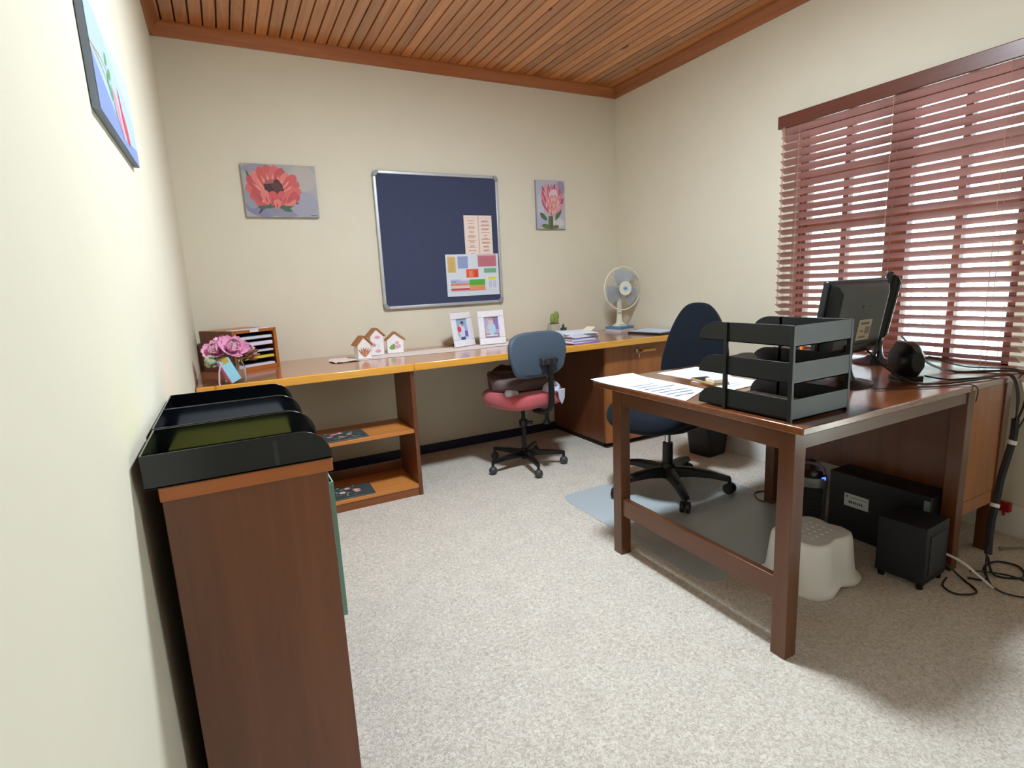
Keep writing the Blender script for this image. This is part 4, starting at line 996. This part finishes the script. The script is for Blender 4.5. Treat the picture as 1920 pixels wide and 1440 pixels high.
# photo frames
fr_m = plain('distressed_white', (232, 230, 236), .55, noise=.10, nscale=70, bump=.3)
def frame(label, x, y, rz, w, h, kind):
    t = thing('photo_frame', label, 'photo frame', (x, y, ZR), rz, 'white photo frames on the worktop'); tl_ = R(-10); b = .042
    T_ = lambda m: m.rx(tl_)
    for x0_, x1_, z0_, z1_ in ((-w/2, w/2, 0, b), (-w/2, w/2, h-b, h), (-w/2, -w/2+b, b, h-b), (w/2-b, w/2, b, h-b)):
        obj('frame_rail', T_(MB().box(x0_, x1_, -.009, .009, z0_, z1_)), fr_m, t, bev=.004)
    obj('backing', T_(MB().box(-w/2+.01, w/2-.01, .006, .012, .01, h-.01)), plain('frame_backing', (120, 96, 76), .8), t)
    obj('stand', MB().box(-.02, .02, .0, .004, 0, h*.78).rx(R(20)).mv((0, .062+h*.0, 0)).map(lambda p: Vector((p.x, p.y+.035, p.z))), plain('frame_backing', (120, 96, 76), .8), t)
    P = Paint(Matrix.Rotation(tl_, 3, 'X') @ Vector((-w/2+b-.001, .004, b-.001)), ((w-2*b+.002), 0, 0), Matrix.Rotation(tl_, 3, 'X') @ Vector((0, 0, h-2*b+.002)), (0, -1, 0))
    if kind:
        P.rect(0, 0, 1, 1, (150, 180, 216)); P.rect(0, 0, 1, .2, (206, 214, 232)); P.ell(.5, .45, .28, .3, (206, 222, 240)); P.ell(.62, .74, .13, .1, (196, 152, 136)); P.ell(.6, .82, .13, .07, (84, 66, 62)); P.ell(.28, .52, .17, .14, (222, 62, 86)); P.rect(.72, .15, .98, .42, (110, 90, 180)); P.rect(.3, .02, .7, .16, (74, 78, 110)); P.ell(.4, .32, .1, .1, (232, 212, 204))
    else:
        P.rect(0, 0, 1, 1, (178, 168, 206)); P.rect(.6, .4, 1, 1, (138, 120, 186)); P.rect(0, .0, 1, .22, (150, 130, 150)); P.ell(.5, .45, .3, .3, (176, 206, 226)); P.ell(.5, .78, .17, .14, (222, 190, 176)); P.ell(.5, .9, .16, .07, (190, 160, 130)); P.rect(.1, .1, .9, .16, (226, 220, 232)); P.ell(.2, .35, .12, .14, (216, 178, 168))
    P.done('photograph', t, world=False)
frame('white photo frame on the left with a red spot in its photo', 1.548, -.235, R(22), .185, .225, 1)
frame('white photo frame on the right with a pale purple photo', 1.735, -.275, R(-6), .185, .225, 0)

# potted cactus
ct = thing('potted_cactus', 'small green cactus in a pale pot on the worktop', 'plant', (2.345, -.075, ZW))
obj('pot', MB().box(-.04, .035, -.035, .035, 0, .085), plain('pot_concrete', (196, 192, 184), .8), ct, bev=.004)
obj('soil', MB().box(-.034, .029, -.029, .029, .083, .087), plain('soil', (70, 54, 40), .95), ct)
cg = plain('cactus_green', (138, 158, 84), .7, noise=.2, nscale=90)
for dx, dz, rx_, rz_ in ((-.012, .125, .022, .040), (.020, .142, .024, .036), (.016, .105, .02, .03)): obj('cactus_pad', MB().ball((dx, 0, dz), 1, 10, (rx_, .014, rz_)), cg, ct)
tp = thing('potted_cactus', 'tiny dark green succulent in a dark pot beside the cactus', 'plant', (2.422, -.08, ZW))
obj('pot', MB().lathe([(.02, 0), (.027, .05), (.024, .05), (.018, .006)], 18), plain('pot_dark', (74, 84, 84), .6), tp)
for k in range(7): obj('leaf', petal_mesh(.032, .009, .6).rx(R(50)).rz(k*.9).mv((0, 0, .045)), plain('succulent', (80, 110, 84), .7), tp, smooth=180)

# pile of papers
pp = thing('paper_pile', 'pile of white and lilac papers on the worktop', 'papers', (2.17, -.575, ZW), R(4))
rr = random.Random(2)
for k in range(9):
    c = (226, 228, 244) if k not in (0, 5) else (150, 140, 220)
    a = rr.uniform(-.008, .008); h = .007
    obj('paper_layer', MB().box(-.105, .105, -.14, .14, 0, h-.0006).rz(rr.uniform(-.05, .05)).mv((a, rr.uniform(-.006, .006), k*h)), plain('pile_paper_%d' % c[0], c, .8, noise=.03), pp)
obj('loose_sheet', MB().box(-.11, .11, -.15, .15, 0, .001).map(lambda p: p).rz(R(-22)).mv((.03, .0, .0635)), paper_m, pp)
cu = []
for i in range(9):
    u = i/8; cu.append([(.09+u*.10, -.03+.02*u, .06-.02*u+.045*u*u), (.09+u*.10, .10-.03*u, .06-.02*u+.045*u*u), (.09+u*.10, .10-.03*u, .061-.02*u+.045*u*u), (.09+u*.10, -.03+.02*u, .061-.02*u+.045*u*u)])
obj('curled_sheet', MB().loft(cu), plain('cream_sheet', (238, 226, 206), .8), pp)

# desk fan on a blue box
bxb = thing('blue_box', 'flat blue and white box under the desk fan', 'box', (2.86, -.205, ZW), R(14))
obj('lid', MB().box(-.082, .082, -.075, .075, .016, .036), plain('box_blue', (92, 142, 196), .5), bxb, bev=.0015)
obj('tray_base', MB().box(-.080, .080, -.073, .073, 0, .016), plain('box_white', (216, 216, 216), .6), bxb)
FZ = ZW + .0365
fn = thing('desk_fan', 'cream desk fan with pale blue blades in the back right corner', 'fan', (2.862, -.205, FZ), R(-6))
fcr = plain('fan_cream', (232, 230, 214), .4, noise=.02)
obj('base', MB().loft([[(x, y, z) for x, y in sup(a, b, 4, 28)] for a, b, z in ((.052, .04, 0), (.052, .04, .008), (.034, .026, .016), (.022, .02, .03))]), fcr, fn)
obj('stem', MB().loft([[(x, y+.004, z) for x, y in sup(a, b, 3, 20)] for a, b, z in ((.03, .022, .012), (.022, .017, .05), (.019, .015, .10), (.018, .015, .17), (.022, .02, .27))]), fcr, fn)
obj('button_panel', MB().box(-.028, .028, -.041, -.036, .006, .016), plain('fan_buttons', (206, 202, 160), .5), fn)
FC = Vector((0, -.045, .285))
def ring(r, y, n=40): return [(r*math.cos(2*math.pi*k/n), FC.y + y, FC.z + r*math.sin(2*math.pi*k/n)) for k in range(n)]
obj('motor_housing', MB().cyl((0, FC.y+.03, FC.z), (0, FC.y+.11, FC.z), .045, .03, 24), fcr, fn, bev=.006)
obj('guard_ring', MB().tube(ring(.160, 0, 48), .0052, 8, True), fcr, fn)
wires = MB()
for k in range(64):
    a = 2*math.pi*k/64; ca, sa = math.cos(a), math.sin(a)
    wires.tube([(ca*r_, FC.y+y_, FC.z+sa*r_) for r_, y_ in ((.05, -.036), (.10, -.034), (.14, -.02), (.158, 0))], .0007, 4)
    if k % 2 == 0: wires.tube([(ca*r_, FC.y+y_, FC.z+sa*r_) for r_, y_ in ((.04, .034), (.10, .033), (.14, .02), (.158, 0))], .0007, 4)
wires.tube(ring(.11, -.031), .0008, 4, True)
obj('guard_wires', wires, plain('fan_wire', (206, 208, 206), .35, .2), fn, kind='stuff')
obj('hub_badge', MB().cyl((0, FC.y-.042, FC.z), (0, FC.y-.034, FC.z), .052, .054, 32), fcr, fn, bev=.002)
P = Paint((0, FC.y-.0421, FC.z), (1, 0, 0), (0, 0, 1), (0, -1, 0)); P.ell(-.003, .0, .02, .016, (140, 186, 220)); P.rect(-.016, -.004, .012, .004, (96, 152, 204)); P.done('badge_print', fn, world=False)
bl_m = plain('fan_blade', (212, 222, 238), .35, trans=.5, noise=.02)
obj('blade_hub', MB().cyl((0, FC.y-.02, FC.z), (0, FC.y+.03, FC.z), .028, n=20), bl_m, fn)
for k in range(3):
    a0 = R(95 + 120*k); vs = []
    for i in range(7):
        u = i/6; r_ = .024 + .118*u
        for j in range(6):
            v = j/5 - .5; sp_ = R(88)*(.45 + .55*math.sin(math.pi*min(1, .25+u*.62))); ang = a0 + v*sp_ - .25*u
            vs.append(Vector((r_*math.cos(ang), FC.y + .004 + v*.030, FC.z + r_*math.sin(ang))))
    n_ = len(vs); fs = []
    for i in range(6):
        for j in range(5): q_ = i*6+j; fs += [(q_, q_+1, q_+7, q_+6), (n_+q_, n_+q_+6, n_+q_+7, n_+q_+1)]
    for i in range(6): fs += [(i*6, i*6+6, n_+i*6+6, n_+i*6), (i*6+5, n_+i*6+5, n_+i*6+11, i*6+11)]
    for j in range(5): fs += [(j, n_+j, n_+j+1, j+1), (36+j, 37+j, n_+37+j, n_+36+j)]
    obj('blade', MB().add(vs + [p + Vector((0, .0018, 0)) for p in vs], fs), bl_m, fn, smooth=60)

# black document tray with paper at the right end of the worktop
dt = thing('document_folder', 'black folder with white papers at the right end of worktop', 'folder', (2.87, -.575, ZW), R(10))
obj('cover', MB().box(-.105, .105, -.15, .15, 0, .014), plain('folder_black', (34, 28, 32), .35), dt, bev=.003)
obj('paper_top', MB().box(-.09, .105, -.13, .14, .0145, .021), plain('folder_paper', (206, 222, 240), .7), dt)

# floral mats on the bookcase shelves
def floral(label, x, y, z, w, d, rz, seed):
    t = thing('floral_placemat', label, 'placemat', (x, y, z), rz, 'dark floral placemats in the bookcase')
    obj('mat_board', MB().box(-w/2, w/2, -d/2, d/2, 0, .006), plain('placemat_base', (78, 92, 88), .35), t, bev=.0015)
    P = Paint((-w/2, -d/2, .006), (w, 0, 0), (0, d, 0), (0, 0, 1)); rr = random.Random(seed); A = w/d
    P.rect(.01, .01, .99, .99, (62, 70, 72))
    for k in range(22): P.petal(rr.uniform(.12, .85), rr.uniform(.12, .85), rr.uniform(0, 360), .14, .04, rr.choice([(120, 160, 130), (96, 140, 120), (150, 180, 160)]), A)
    for k in range(6):
        cx, cy = rr.uniform(.15, .85), rr.uniform(.18, .82); c = rr.choice([(226, 160, 160), (232, 200, 196), (206, 120, 130)])
        for a in range(0, 360, 60): P.petal(cx, cy, a, .11, .08, c, A)
        P.ell(cx, cy, .02, .02*A, (236, 220, 150))
    for k in range(8): cx, cy = rr.uniform(.1, .9), rr.uniform(.1, .9); P.ell(cx, cy, .02, .025, (232, 236, 232))
    P.done('floral_print', t, world=False)
floral('dark floral placemat on the upper bookcase shelf', .625, -.632, .3825, .27, .17, R(2), 1)
floral('dark floral placemat on the bottom bookcase shelf', .625, -.635, .0655, .29, .18, R(-2), 8)
